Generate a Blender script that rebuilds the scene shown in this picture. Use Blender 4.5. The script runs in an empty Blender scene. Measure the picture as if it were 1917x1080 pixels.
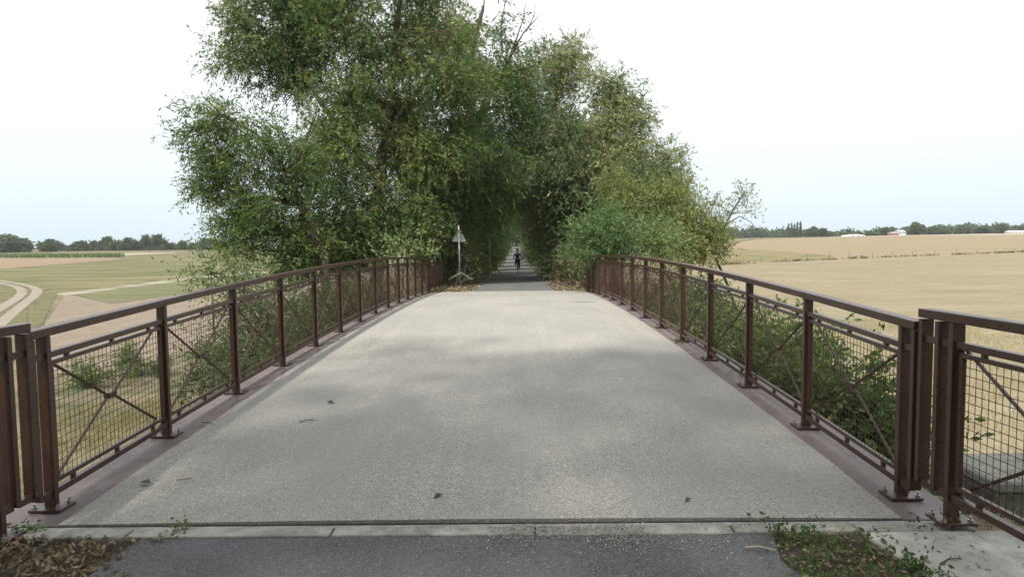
import bpy, bmesh, math, random
import numpy as np
from mathutils import Vector, Matrix, Euler

R_ = math.radians
random.seed(7)
RNG = np.random.default_rng(11)
SC = bpy.context.scene
COL = SC.collection

# ------------------------------------------------------------------ camera, sky, sun, exposure
F_PX, W_PX, H_PX = 1280.0, 1917.0, 1080.0
CAM_Z, PITCH, ROLL, YAW = 1.7716, 0.0679, 0.0106, -0.0058
cam_data = bpy.data.cameras.new('camera')
cam_data.sensor_width = 36.0
cam_data.lens = F_PX / W_PX * 36.0
cam_data.clip_start = 0.05
cam_data.clip_end = 6000.0
cam = bpy.data.objects.new('camera', cam_data)
COL.objects.link(cam)
CAM_ROT = (Matrix.Rotation(-YAW, 3, 'Z') @ Matrix.Rotation(math.pi / 2 - PITCH, 3, 'X') @ Matrix.Rotation(-ROLL, 3, 'Z'))
cam.matrix_world = Matrix.Translation((0, 0, CAM_Z)) @ CAM_ROT.to_4x4()
SC.camera = cam

SUN_AZ_OFF = R_(30)      # sun stands behind the viewer, this far to the left of the path axis
SUN_EL = R_(56)
sun_dir = Vector((-math.sin(SUN_AZ_OFF) * math.cos(SUN_EL), -math.cos(SUN_AZ_OFF) * math.cos(SUN_EL), math.sin(SUN_EL)))
sun_data = bpy.data.lights.new('sun', 'SUN')
sun_data.energy = 4.6
sun_data.angle = R_(2.4)
sun_data.color = (1.0, 0.93, 0.82)
sun = bpy.data.objects.new('sun', sun_data)
COL.objects.link(sun)
sun.rotation_euler = sun_dir.to_track_quat('Z', 'Y').to_euler()

world = bpy.data.worlds.new('World')
SC.world = world
world.use_nodes = True
wn = world.node_tree.nodes
wl = world.node_tree.links
wn.clear()
w_out = wn.new('ShaderNodeOutputWorld')
w_bg = wn.new('ShaderNodeBackground')
w_bg.inputs['Strength'].default_value = 0.1
w_sky = wn.new('ShaderNodeTexSky')
w_sky.sky_type = 'NISHITA'
w_sky.sun_disc = False
w_sky.sun_elevation = SUN_EL
w_sky.sun_rotation = math.atan2(sun_dir.x, sun_dir.y)
w_sky.dust_density = 2.0
w_tc = wn.new('ShaderNodeTexCoord')
w_sep = wn.new('ShaderNodeSeparateXYZ')
wl.new(w_tc.outputs['Generated'], w_sep.inputs[0])
w_map = wn.new('ShaderNodeMapping')
w_map.inputs['Scale'].default_value = (1.0, 1.0, 3.5)
wl.new(w_tc.outputs['Generated'], w_map.inputs[0])
w_noise = wn.new('ShaderNodeTexNoise')
w_noise.inputs['Scale'].default_value = 1.6
w_noise.inputs['Detail'].default_value = 5.0
w_noise.inputs['Roughness'].default_value = 0.5
wl.new(w_map.outputs[0], w_noise.inputs['Vector'])
# thin high cloud veil: lighter low down, thicker overhead, gently uneven
w_mr = wn.new('ShaderNodeMapRange')
w_mr.inputs['From Min'].default_value = 0.0
w_mr.inputs['From Max'].default_value = 0.34
w_mr.inputs['To Min'].default_value = 0.2
w_mr.inputs['To Max'].default_value = 0.95
wl.new(w_sep.outputs['Z'], w_mr.inputs['Value'])
w_add = wn.new('ShaderNodeMath')
w_add.operation = 'MULTIPLY_ADD'
w_add.inputs[1].default_value = 0.42
wl.new(w_noise.outputs['Fac'], w_add.inputs[0])
w_sub = wn.new('ShaderNodeMath')
w_sub.operation = 'SUBTRACT'
w_sub.inputs[1].default_value = 0.21
wl.new(w_mr.outputs[0], w_sub.inputs[0])
wl.new(w_sub.outputs[0], w_add.inputs[2])
w_add.use_clamp = True
w_mix = wn.new('ShaderNodeMix')
w_mix.data_type = 'RGBA'
w_mix.inputs['B'].default_value = (10.7, 10.75, 10.7, 1)
wl.new(w_add.outputs[0], w_mix.inputs['Factor'])
w_pale = wn.new('ShaderNodeMix')
w_pale.data_type = 'RGBA'
w_pale.inputs['Factor'].default_value = 0.82
w_pale.inputs['B'].default_value = (6.5, 8.05, 9.2, 1)
wl.new(w_sky.outputs[0], w_pale.inputs['A'])
wl.new(w_pale.outputs['Result'], w_mix.inputs['A'])
wl.new(w_mix.outputs['Result'], w_bg.inputs['Color'])
wl.new(w_bg.outputs[0], w_out.inputs['Surface'])

SC.view_settings.view_transform = 'Standard'
SC.view_settings.look = 'None'
SC.view_settings.gamma = 1.0
SC.view_settings.use_curve_mapping = False
SC.view_settings.exposure = 0.25
SC.cycles.max_bounces = 6
SC.cycles.transparent_max_bounces = 8

# ------------------------------------------------------------------ ground heights and survey helpers
def sstep(a, b, x):
    t = np.clip((np.asarray(x, float) - a) / (b - a), 0, 1)
    return t * t * (3 - 2 * t)

def zdeck(y):
    return 0.25 - 0.0022 * (y - 13.8447) ** 2

def zpath(y):
    y = np.asarray(y, float)
    near = np.full_like(y, 0.03)
    far = 0.0 - 0.64 * sstep(24, 58, y) + 1.33 * sstep(62, 190, y)
    return np.where(y < 15, near, far)

def zfield(x, y):
    x = np.asarray(x, float); y = np.asarray(y, float)
    t = sstep(-7, 7, x)
    yl = np.clip(y, 20, 385)
    L = -4 + 0.01 * (yl - 50)
    Rr = -1.43 + 0.0065 * np.clip(y, 0, 430) + 0.008 * np.clip(x, 0, 330)
    return L * (1 - t) + Rr * t

def zground(x, y):
    x = np.asarray(x, float); y = np.asarray(y, float)
    b = zfield(x, y)
    # sunken lane under the bridge
    lane = 1.4 * sstep(6.5, 0, np.abs(y - 14.2)) * sstep(60, 4, np.abs(x))
    lane = lane * (1 - sstep(3.5, 7.0, x))
    b = b - lane
    crest = zpath(y) - 0.03
    side = np.maximum(0, np.abs(x + 0.25) - 3.5) / 1.75
    cut = np.maximum(0, np.minimum(y - 4.35, 24.0 - y)) / 1.15
    r = crest - side - cut
    k = 0.35
    return np.maximum(b, r) + k * 0.25 * np.maximum(0, 1 - np.abs(b - r) / k) ** 2

def ray(px, py):
    v = Vector(((px - 958.5) / F_PX, -(py - 540.0) / F_PX, -1.0))
    return CAM_ROT @ v

def P(px, py, D):
    d = ray(px, py)
    k = D / d.y
    return np.array([d.x * k, D, CAM_Z + d.z * k])

def G(px, py, fn=zfield, lo=6.0, hi=900.0):
    d = ray(px, py)
    for _ in range(60):
        m = 0.5 * (lo + hi)
        k = m / d.y
        if CAM_Z + d.z * k > float(fn(d.x * k, m)):
            lo = m
        else:
            hi = m
    k = lo / d.y
    return (d.x * k, lo)

# ------------------------------------------------------------------ object helpers
def tag(o, label=None, cat=None, group=None, kind=None):
    if label: o['label'] = label
    if cat: o['category'] = cat
    if group: o['group'] = group
    if kind: o['kind'] = kind
    return o

def empty(name, loc=(0, 0, 0), label=None, cat=None, group=None):
    o = bpy.data.objects.new(name, None)
    o.empty_display_size = 0.2
    COL.objects.link(o)
    o.location = loc
    return tag(o, label, cat, group)

def link(name, me, mat=None, parent=None, kind=None):
    o = bpy.data.objects.new(name, me)
    COL.objects.link(o)
    if mat is not None and not me.materials:
        me.materials.append(mat)
    if parent is not None:
        o.parent = parent
        o.matrix_parent_inverse = Matrix.Identity(4)
        # parts are modelled in world coordinates: take the thing's place back out
        w = Matrix.Identity(4)
        p = parent
        while p is not None:
            w = Matrix.LocRotScale(p.location, p.rotation_euler, p.scale) @ w
            p = p.parent
        o.matrix_basis = w.inverted()
    if kind: o['kind'] = kind
    return o

class MB:
    """collects shapes into one mesh"""
    def __init__(s):
        s.v = []; s.f = []
    def add(s, vs, fs):
        n = len(s.v)
        s.v.extend([tuple(float(c) for c in p) for p in vs])
        s.f.extend([tuple(i + n for i in f) for f in fs])
    def hexa(s, c):
        s.add(c, [(0, 3, 2, 1), (4, 5, 6, 7), (0, 1, 5, 4), (1, 2, 6, 5), (2, 3, 7, 6), (3, 0, 4, 7)])
    def box(s, x0, x1, y0, y1, z0, z1):
        s.hexa([(x0, y0, z0), (x1, y0, z0), (x1, y1, z0), (x0, y1, z0), (x0, y0, z1), (x1, y0, z1), (x1, y1, z1), (x0, y1, z1)])
    def ybar(s, xa, ya, za, xb, yb, zb, w, h):
        """bar running along y, plumb end faces, za/zb = underside heights"""
        s.hexa([(xa - w / 2, ya, za), (xa + w / 2, ya, za), (xb + w / 2, yb, zb), (xb - w / 2, yb, zb),
                (xa - w / 2, ya, za + h), (xa + w / 2, ya, za + h), (xb + w / 2, yb, zb + h), (xb - w / 2, yb, zb + h)])
    def tube(s, pts, rad, n=6, cap=True):
        pts = [Vector(p) for p in pts]
        if not hasattr(rad, '__len__'): rad = [rad] * len(pts)
        base = len(s.v)
        up = None
        for i, p in enumerate(pts):
            a = pts[max(i - 1, 0)]; b = pts[min(i + 1, len(pts) - 1)]
            t = (b - a)
            if t.length < 1e-9: t = Vector((0, 0, 1))
            t.normalize()
            if up is None:
                up = Vector((1, 0, 0)) if abs(t.x) < 0.8 else Vector((0, 1, 0))
            u = (up - t * up.dot(t))
            if u.length < 1e-6: u = t.orthogonal()
            u.normalize(); up = u
            w = t.cross(u)
            for k in range(n):
                a_ = 2 * math.pi * k / n
                q = p + (u * math.cos(a_) + w * math.sin(a_)) * rad[i]
                s.v.append((q.x, q.y, q.z))
        for i in range(len(pts) - 1):
            for k in range(n):
                k2 = (k + 1) % n
                s.f.append((base + i * n + k, base + i * n + k2, base + (i + 1) * n + k2, base + (i + 1) * n + k))
        if cap:
            s.f.append(tuple(base + k for k in range(n))[::-1])
            s.f.append(tuple(base + (len(pts) - 1) * n + k for k in range(n)))
    def mesh(s, name, smooth=False, bevel=0.0):
        me = bpy.data.meshes.new(name)
        me.from_pydata(s.v, [], s.f)
        if bevel > 0:
            bm = bmesh.new(); bm.from_mesh(me)
            bmesh.ops.bevel(bm, geom=bm.edges[:], offset=bevel, segments=1, affect='EDGES', profile=0.5)
            bm.to_mesh(me); bm.free()
        if smooth:
            me.polygons.foreach_set('use_smooth', [True] * len(me.polygons))
        me.update()
        return me
    def build(s, name, mat, parent=None, smooth=False, bevel=0.0, kind=None):
        return link(name, s.mesh(name, smooth, bevel), mat, parent, kind)

def quads_mesh(name, V, tint=None):
    """V: (n,4,3) array of quads"""
    n = len(V)
    me = bpy.data.meshes.new(name)
    me.vertices.add(n * 4)
    me.vertices.foreach_set('co', np.ascontiguousarray(V, np.float32).ravel())
    me.loops.add(n * 4)
    me.loops.foreach_set('vertex_index', np.arange(n * 4, dtype=np.int32))
    me.polygons.add(n)
    me.polygons.foreach_set('loop_start', np.arange(0, n * 4, 4, dtype=np.int32))
    if tint is not None:
        at = me.attributes.new('tint', 'FLOAT', 'POINT')
        at.data.foreach_set('value', np.repeat(np.asarray(tint, np.float32), 4))
    me.update(calc_edges=True)
    return me

# ------------------------------------------------------------------ materials
class NT:
    def __init__(s, name):
        s.m = bpy.data.materials.new(name)
        s.m.use_nodes = True
        s.t = s.m.node_tree
        s.b = s.t.nodes['Principled BSDF']
        s.o = s.t.nodes['Material Output']
    def n(s, kind, **kw):
        nd = s.t.nodes.new('ShaderNode' + kind)
        for k, v in kw.items():
            if k in nd.inputs.keys(): nd.inputs[k].default_value = v
            else: setattr(nd, k, v)
        return nd
    def l(s, a, b): s.t.links.new(a, b)
    def pos(s, scale=(1, 1, 1), obj=False):
        mp = s.n('Mapping')
        mp.inputs['Scale'].default_value = scale
        if obj:
            s.l(s.n('TexCoord').outputs['Object'], mp.inputs[0])
        else:
            s.l(s.n('NewGeometry').outputs['Position'], mp.inputs[0])
        return mp.outputs[0]
    def noise(s, vec, scale, detail=4, rough=0.55):
        nd = s.n('TexNoise', Scale=scale, Detail=detail, Roughness=rough)
        s.l(vec, nd.inputs['Vector'])
        return nd.outputs['Fac']
    def ramp(s, fac, stops):
        nd = s.n('ValToRGB')
        el = nd.color_ramp.elements
        while len(el) < len(stops): el.new(0.5)
        for e, (p, c) in zip(el, stops):
            e.position = p
            e.color = (c[0], c[1], c[2], 1) if len(c) == 3 else c
        s.l(fac, nd.inputs[0])
        return nd.outputs[0]
    def mix(s, fac, a, b, mode='MIX'):
        nd = s.n('Mix', data_type='RGBA', blend_type=mode)
        for sock, v in (('Factor', fac), ('A', a), ('B', b)):
            if isinstance(v, (int, float)): nd.inputs[sock].default_value = v
            elif isinstance(v, tuple): nd.inputs[sock].default_value = (v[0], v[1], v[2], 1)
            else: s.l(v, nd.inputs[sock])
        return nd.outputs['Result']
    def bump(s, h, strength, dist):
        nd = s.n('Bump', Strength=strength, Distance=dist)
        s.l(h, nd.inputs['Height'])
        s.l(nd.outputs[0], s.b.inputs['Normal'])
    def col(s, c):
        if isinstance(c, tuple): s.b.inputs['Base Color'].default_value = (c[0], c[1], c[2], 1)
        else: s.l(c, s.b.inputs['Base Color'])
    def set(s, rough=0.7, spec=0.3, metal=0.0):
        s.b.inputs['Roughness'].default_value = rough
        s.b.inputs['Specular IOR Level'].default_value = spec
        s.b.inputs['Metallic'].default_value = metal
        return s.m

def g(v, k=1.0): return (v[0] * k, v[1] * k, v[2] * k)

def m_simple(name, c, rough=0.6, spec=0.3, metal=0.0, var=0.15, scale=20):
    t = NT(name)
    n = t.noise(t.pos(), scale, 4)
    t.col(t.ramp(n, [(0.3, g(c, 1 - var)), (0.7, g(c, 1 + var))]))
    return t.set(rough, spec, metal)

def m_leaf(name, dark, mid, light, trans=0.35):
    t = NT(name)
    at = t.n('Attribute', attribute_name='tint')
    c = t.ramp(at.outputs['Fac'], [(0.0, dark), (0.5, mid), (1.0, light)])
    t.col(c)
    t.set(0.5, 0.3)
    tr = t.n('BsdfTranslucent')
    cc = t.mix(0.45, c, (0.16, 0.25, 0.035))
    t.l(cc, tr.inputs['Color'])
    mx = t.n('MixShader')
    mx.inputs[0].default_value = trans
    t.l(t.b.outputs[0], mx.inputs[1]); t.l(tr.outputs[0], mx.inputs[2])
    t.l(mx.outputs[0], t.o.inputs['Surface'])
    return t.m

M = {}
M['willow'] = m_leaf('willow_leaf', (0.032, 0.070, 0.024), (0.096, 0.158, 0.052), (0.280, 0.310, 0.105), 0.40)
M['willow_grey'] = m_leaf('grey_willow_leaf', (0.060, 0.100, 0.048), (0.165, 0.212, 0.102), (0.390, 0.395, 0.190), 0.42)
M['fresh'] = m_leaf('fresh_leaf', (0.050, 0.105, 0.042), (0.120, 0.195, 0.078), (0.250, 0.310, 0.125), 0.40)
M['yellow'] = m_leaf('yellowing_leaf', (0.070, 0.108, 0.036), (0.180, 0.220, 0.074), (0.380, 0.370, 0.135), 0.4)
M['dark'] = m_leaf('dark_leaf', (0.030, 0.056, 0.020), (0.065, 0.102, 0.036), (0.15, 0.175, 0.06), 0.4)
M['far_leaf'] = m_leaf('far_leaf', (0.040, 0.066, 0.030), (0.070, 0.105, 0.046), (0.125, 0.145, 0.065), 0.25)
M['dry_leaf'] = m_leaf('dry_leaf', (0.075, 0.050, 0.030), (0.17, 0.125, 0.08), (0.35, 0.295, 0.205), 0.15)
M['brush'] = m_leaf('brush_leaf', (0.06, 0.05, 0.028), (0.13, 0.10, 0.05), (0.20, 0.17, 0.08), 0.2)

def m_bark(name, a, b):
    t = NT(name)
    v = t.pos((1, 1, 0.22))
    n = t.noise(v, 14, 6, 0.65)
    t.col(t.ramp(n, [(0.3, a), (0.7, b)]))
    t.bump(n, 0.7, 0.03)
    return t.set(0.9, 0.15)
M['bark'] = m_bark('bark', (0.045, 0.036, 0.026), (0.15, 0.125, 0.095))
M['dead_wood'] = m_bark('dead_wood', (0.20, 0.18, 0.15), (0.42, 0.38, 0.33))

def m_deck():
    t = NT('pale_gritted_surface')
    p = t.pos()
    vo = t.n('TexVoronoi', Scale=125.0)
    t.l(p, vo.inputs['Vector'])
    grain = t.n('SeparateColor')
    t.l(vo.outputs['Color'], grain.inputs[0])
    chips = t.ramp(grain.outputs[0], [(0.0, (0.075, 0.072, 0.066)), (0.22, (0.21, 0.202, 0.184)), (0.55, (0.36, 0.347, 0.316)), (0.85, (0.46, 0.445, 0.412)), (1.0, (0.66, 0.645, 0.61))])
    fine = t.noise(p, 260, 3, 0.6)
    c = t.mix(0.35, chips, t.ramp(fine, [(0.3, (0.19, 0.180, 0.160)), (0.7, (0.47, 0.452, 0.410))]))
    # worn and dusty patches, lengthways wheel streaks
    wear = t.noise(t.pos((0.9, 0.55, 1)), 0.85, 6, 0.62)
    c = t.mix(t.ramp(wear, [(0.40, (0, 0, 0)), (0.60, (0.55, 0.55, 0.55))]), c, (0.25, 0.246, 0.235))
    streak = t.noise(t.pos((4.0, 0.07, 1)), 1.6, 6, 0.7)
    c = t.mix(t.ramp(streak, [(0.40, (0, 0, 0)), (0.66, (0.5, 0.5, 0.5))]), c, (0.27, 0.262, 0.245))
    spots = t.noise(p, 9.0, 3, 0.5)
    c = t.mix(t.ramp(spots, [(0.62, (0, 0, 0)), (0.78, (0.30, 0.30, 0.30))]), c, (0.22, 0.20, 0.17))
    # one oval dark patch near the far right
    mp = t.n('Mapping'); mp.inputs['Location'].default_value = (-1.72 / .36, -17.3 / .22, 0); mp.inputs['Scale'].default_value = (1 / .36, 1 / .22, 0)
    t.l(t.n('NewGeometry').outputs['Position'], mp.inputs[0])
    ln = t.n('VectorMath', operation='LENGTH'); t.l(mp.outputs[0], ln.inputs[0])
    c = t.mix(t.ramp(ln.outputs['Value'], [(0.75, (0.7, 0.7, 0.7)), (1.0, (0, 0, 0))]), c, (0.15, 0.145, 0.13))
    c = t.mix(1.0, c, (0.96, 0.97, 0.985), 'MULTIPLY')
    t.col(c)
    t.bump(vo.outputs['Distance'], 0.55, 0.006)
    return t.set(0.92, 0.15)
M['deck'] = m_deck()

def m_asphalt(name, a, b, grit, dust=None):
    t = NT(name)
    p = t.pos()
    vo = t.n('TexVoronoi', Scale=120.0)
    t.l(p, vo.inputs['Vector'])
    sp = t.n('SeparateColor'); t.l(vo.outputs['Color'], sp.inputs[0])
    c = t.ramp(sp.outputs[0], [(0.0, a), (0.75, b), (0.93, b), (1.0, grit)])
    w = t.noise(p, 1.1, 6, 0.6)
    c = t.mix(t.ramp(w, [(0.35, (0, 0, 0)), (0.7, (0.45, 0.45, 0.45))]), c, g(b, 1.45))
    if dust:
        d = t.noise(t.pos((0.7, 0.5, 1)), 2.3, 5, 0.6)
        c = t.mix(t.ramp(d, [(0.5, (0, 0, 0)), (0.72, (0.7, 0.7, 0.7))]), c, dust)
    t.col(c)
    t.bump(vo.outputs['Distance'], 0.4, 0.004)
    return t.set(0.85, 0.25)
M['asphalt'] = m_asphalt('asphalt', (0.042, 0.043, 0.046), (0.096, 0.099, 0.105), (0.19, 0.19, 0.19))
M['asphalt_far'] = m_asphalt('worn_asphalt', (0.065, 0.066, 0.068), (0.118, 0.119, 0.12), (0.20, 0.195, 0.185), (0.19, 0.175, 0.15))

def m_concrete(name, a, b):
    t = NT(name)
    p = t.pos()
    n = t.noise(p, 7, 7, 0.62)
    c = t.ramp(n, [(0.3, a), (0.72, b)])
    n2 = t.noise(p, 46, 4, 0.6)
    c = t.mix(t.ramp(n2, [(0.55, (0, 0, 0)), (0.72, (0.5, 0.5, 0.5))]), c, g(a, 0.55))
    t.col(c)
    t.bump(t.noise(p, 90, 3), 0.35, 0.004)
    return t.set(0.9, 0.2)
M['concrete'] = m_concrete('concrete', (0.27, 0.275, 0.255), (0.46, 0.465, 0.43))
M['coping'] = m_concrete('weathered_coping', (0.15, 0.155, 0.135), (0.30, 0.30, 0.27))
M['kerb'] = m_concrete('dirty_kerb', (0.17, 0.172, 0.158), (0.37, 0.375, 0.345))
M['old_concrete'] = m_concrete('mossy_concrete', (0.085, 0.09, 0.075), (0.22, 0.22, 0.19))

def m_paint(name, base, edge, rough, spec):
    t = NT(name)
    p = t.pos()
    n = t.noise(p, 6, 6, 0.6)
    c = t.ramp(n, [(0.32, g(base, 0.82)), (0.68, g(base, 1.18))])
    n2 = t.noise(p, 38, 5, 0.7)
    c = t.mix(t.ramp(n2, [(0.60, (0, 0, 0)), (0.76, (0.45, 0.45, 0.45))]), c, edge)
    t.col(c)
    r = t.ramp(n2, [(0.3, (rough - 0.08,) * 3), (0.75, (rough + 0.18,) * 3)])
    t.l(r, t.b.inputs['Roughness'])
    t.bump(n2, 0.06, 0.002)
    t.b.inputs['Specular IOR Level'].default_value = spec
    return t.m
M['rail'] = m_paint('brown_rail_paint', (0.050, 0.024, 0.016), (0.080, 0.048, 0.036), 0.30, 0.5)
M['plate'] = m_paint('dull_purple_steel', (0.150, 0.122, 0.122), (0.085, 0.068, 0.062), 0.5, 0.4)
M['beam'] = m_paint('grey_green_steel', (0.055, 0.07, 0.07), (0.04, 0.035, 0.03), 0.5, 0.4)
M['bolt'] = m_simple('zinc_bolt', (0.38, 0.37, 0.36), 0.35, 0.5, 0.8)
M['rubber'] = m_simple('joint_rubber', (0.022, 0.024, 0.03), 0.7, 0.3)

def tone(c, k=0.58, d=0.24):
    l = 0.3 * c[0] + 0.6 * c[1] + 0.1 * c[2]
    return tuple((v * (1 - d) + l * d) * k for v in c)

def m_field(name, stops, stretch=(1, 1, 1), scale=0.5, fine=6.0, bump=0.5, patch=None):
    t = NT(name)
    stops = [(p_, tone(c_)) for p_, c_ in stops]
    if patch: patch = (tone(patch[0]),) + patch[1:]
    n1 = t.noise(t.pos(stretch), scale, 7, 0.62)
    c = t.ramp(n1, stops)
    n2 = t.noise(t.pos((1, 1, 1)), fine, 5, 0.7)
    c = t.mix(t.ramp(n2, [(0.35, (0.0, 0.0, 0.0)), (0.75, (0.5, 0.5, 0.5))]), c, g(stops[0][1], 0.62))
    if patch:
        n3 = t.noise(t.pos(patch[1]), patch[2], 5, 0.6)
        c = t.mix(t.ramp(n3, [(patch[3], (0, 0, 0)), (patch[4], (0.85, 0.85, 0.85))]), c, patch[0])
    t.col(c)
    t.bump(n2, bump, 0.08)
    return t.set(0.95, 0.1)
M['ground'] = m_field('dry_bank', [(0.3, (0.24, 0.20, 0.11)), (0.5, (0.34, 0.28, 0.16)), (0.72, (0.44, 0.37, 0.24))], (1, 1, 1), 0.6, 9.0, 0.6, ((0.11, 0.15, 0.05), (1, 1, 1), 0.35, 0.48, 0.66))
M['stubble'] = m_field('dry_pasture', [(0.3, (0.37, 0.30, 0.165)), (0.5, (0.45, 0.375, 0.22)), (0.72, (0.52, 0.44, 0.28))], (0.35, 1.0, 1), 0.55, 3.0, 0.5, ((0.34, 0.30, 0.165), (0.25, 1, 1), 0.35, 0.46, 0.74))
M['stubble_far'] = m_field('tan_stubble', [(0.3, (0.41, 0.310, 0.160)), (0.5, (0.46, 0.355, 0.195)), (0.72, (0.50, 0.40, 0.24))], (0.2, 1.0, 1), 0.2, 2.0, 0.3)
M['weedy'] = m_field('weedy_stubble', [(0.3, (0.33, 0.27, 0.11)), (0.5, (0.42, 0.34, 0.16)), (0.72, (0.46, 0.37, 0.19))], (0.5, 1, 1), 0.7, 2.5, 0.4, ((0.20, 0.20, 0.06), (0.4, 1, 1), 0.5, 0.45, 0.62))
M['straw'] = m_field('cut_straw', [(0.3, (0.60, 0.49, 0.33)), (0.7, (0.68, 0.58, 0.42))], (0.2, 1, 1), 0.2, 2.0, 0.2)
M['ploughed'] = m_field('harrowed_soil', [(0.3, (0.33, 0.25, 0.175)), (0.5, (0.40, 0.315, 0.225)), (0.72, (0.45, 0.365, 0.27))], (1, 0.35, 1), 1.2, 4.0, 0.6)
M['brown_field'] = m_field('bare_brown_field', [(0.3, (0.41, 0.275, 0.165)), (0.7, (0.48, 0.34, 0.215))], (0.3, 1, 1), 0.2, 2.0, 0.2)
M['crop'] = m_field('olive_crop', [(0.3, (0.135, 0.155, 0.045)), (0.5, (0.20, 0.215, 0.070)), (0.72, (0.28, 0.265, 0.10))], (0.25, 1, 1), 0.28, 2.2, 0.5, ((0.40, 0.32, 0.15), (0.22, 1.3, 1), 0.20, 0.44, 0.66))
M['green_crop'] = m_field('green_strip', [(0.3, (0.17, 0.205, 0.070)), (0.7, (0.26, 0.275, 0.115))], (0.4, 1, 1), 0.4, 3.0, 0.4, ((0.34, 0.29, 0.15), (0.3, 1.2, 1), 0.3, 0.5, 0.7))
M['verge'] = m_field('grass_verge', [(0.3, (0.16, 0.185, 0.065)), (0.5, (0.24, 0.235, 0.095)), (0.72, (0.36, 0.305, 0.16))], (1, 1, 1), 0.5, 4.0, 0.5)
M['track'] = m_field('pale_dirt_track', [(0.3, (0.40, 0.35, 0.265)), (0.7, (0.52, 0.465, 0.37))], (1, 1, 1), 0.8, 5.0, 0.3)
M['white_weed'] = m_field('bleached_weed_strip', [(0.3, (0.42, 0.37, 0.24)), (0.7, (0.66, 0.61, 0.50))], (0.5, 1, 1), 0.6, 3.0, 0.4, ((0.20, 0.22, 0.08), (0.5, 1, 1), 0.4, 0.45, 0.6))
M['soil'] = m_field('litter_soil', [(0.3, (0.10, 0.075, 0.05)), (0.5, (0.19, 0.15, 0.105)), (0.72, (0.30, 0.25, 0.18))], (1, 1, 1), 4.0, 30.0, 0.8)
M['far_soil'] = m_field('dry_litter_verge', [(0.3, (0.17, 0.125, 0.075)), (0.5, (0.30, 0.23, 0.145)), (0.72, (0.44, 0.36, 0.235))], (1, 1, 1), 2.0, 14.0, 0.8)

# ------------------------------------------------------------------ the setting: ground, fields, paths
def axis(segs):
    out = []
    for a, b, st in segs:
        n = max(1, int(round((b - a) / st)))
        out.extend(list(np.linspace(a, b, n, endpoint=False)))
    out.append(segs[-1][1])
    return np.array(out)

gx = axis([(-2600, -600, 400), (-600, -120, 40), (-120, -30, 6), (-30, -12, 1.5), (-12, 12, 0.4), (12, 30, 1.5), (30, 120, 6), (120, 600, 40), (600, 2600, 400)])
gy = axis([(-300, -60, 40), (-60, -6, 3), (-6, 32, 0.4), (32, 70, 2), (70, 200, 5), (200, 600, 25), (600, 3200, 400)])
XX, YY = np.meshgrid(gx, gy)
ZZ = zground(XX, YY)
near = (np.abs(XX) > 4.2) & (XX > -30) & (XX < 6) & (YY > -6) & (YY < 40)
ZZ = ZZ + np.where(near, RNG.normal(0, 0.035, XX.shape), 0)
nx, ny = len(gx), len(gy)
vs = np.stack([XX, YY, ZZ], -1).reshape(-1, 3)
ii = (np.arange(ny - 1)[:, None] * nx + np.arange(nx - 1)[None, :]).ravel()
fs = np.stack([ii, ii + 1, ii + 1 + nx, ii + nx], 1)
me = bpy.data.meshes.new('ground')
me.from_pydata(vs.tolist(), [], fs.tolist())
me.polygons.foreach_set('use_smooth', [True] * len(me.polygons))
link('ground', me, M['ground'], kind='structure')

def sheet(name, top, bot, mat, dz=0.05, n=24, m=10, fn=zfield, px=True, rag=0.55):
    """a field laid on the ground between two borders (each a list of points)"""
    def conv(pts):
        w = [G(*p) for p in pts] if px else pts
        w = np.array(w, float)
        t = np.concatenate([[0], np.cumsum(np.linalg.norm(np.diff(w, axis=0), axis=1))])
        t /= t[-1]
        q = np.linspace(0, 1, n + 1)
        return np.stack([np.interp(q, t, w[:, 0]), np.interp(q, t, w[:, 1])], 1)
    a, b = conv(top), conv(bot)
    if rag:
        rr_ = np.random.default_rng(len(name) + n)
        for e in (a, b):
            wob = np.convolve(rr_.normal(0, 1, n + 1 + 4), np.ones(5) / 3.0, 'valid') + rr_.normal(0, .35, n + 1)
            e[:, 1] += wob * rag * np.maximum(.3, e[:, 1] / 80.0)
    k = np.linspace(0, 1, m + 1)[:, None, None]
    q = a[None] * (1 - k) + b[None] * k
    z = fn(q[..., 0], q[..., 1]) + dz
    v = np.concatenate([q, z[..., None]], -1).reshape(-1, 3)
    w = n + 1
    i = (np.arange(m)[:, None] * w + np.arange(n)[None]).ravel()
    f = np.stack([i, i + w, i + w + 1, i + 1], 1)
    me = bpy.data.meshes.new(name)
    me.from_pydata(v.tolist(), [], f.tolist())
    return link(name, me, mat, kind='structure')

# left of the bridge
sheet('olive_field', [(-420, 500), (0, 505), (140, 488), (300, 476), (470, 473), (640, 472)], [(-420, 531), (0, 523), (110, 549), (240, 531), (400, 512), (640, 492)], M['crop'], 0.012, 40, 12)
sheet('brown_field', [(-420, 485), (0, 484), (225, 483.5)], [(-420, 503), (0, 504), (225, 485.5)], M['brown_field'], 0.024)
sheet('straw_strip', [(225, 474.5), (330, 472.6)], [(225, 478), (330, 473.6)], M['straw'], 0.03)
sheet('ploughed_field', [(112, 552), (215, 567), (340, 549), (470, 528), (620, 512)], [(20, 700), (200, 700), (380, 650), (620, 600), (760, 560)], M['ploughed'], 0.02, 30, 10)
sheet('bleached_strip', [(95, 551), (240, 534), (400, 514), (560, 501)], [(112, 556), (240, 540), (400, 520), (560, 507)], M['white_weed'], 0.03)
sheet('green_strip', [(130, 553), (240, 539), (400, 519), (540, 508)], [(212, 568), (260, 562), (400, 541), (560, 514)], M['green_crop'], 0.04)
sheet('grass_verge', [(-300, 532), (0, 524), (60, 533), (112, 550)], [(-300, 720), (0, 700), (50, 640), (80, 600)], M['verge'], 0.03, 24, 10)
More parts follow.
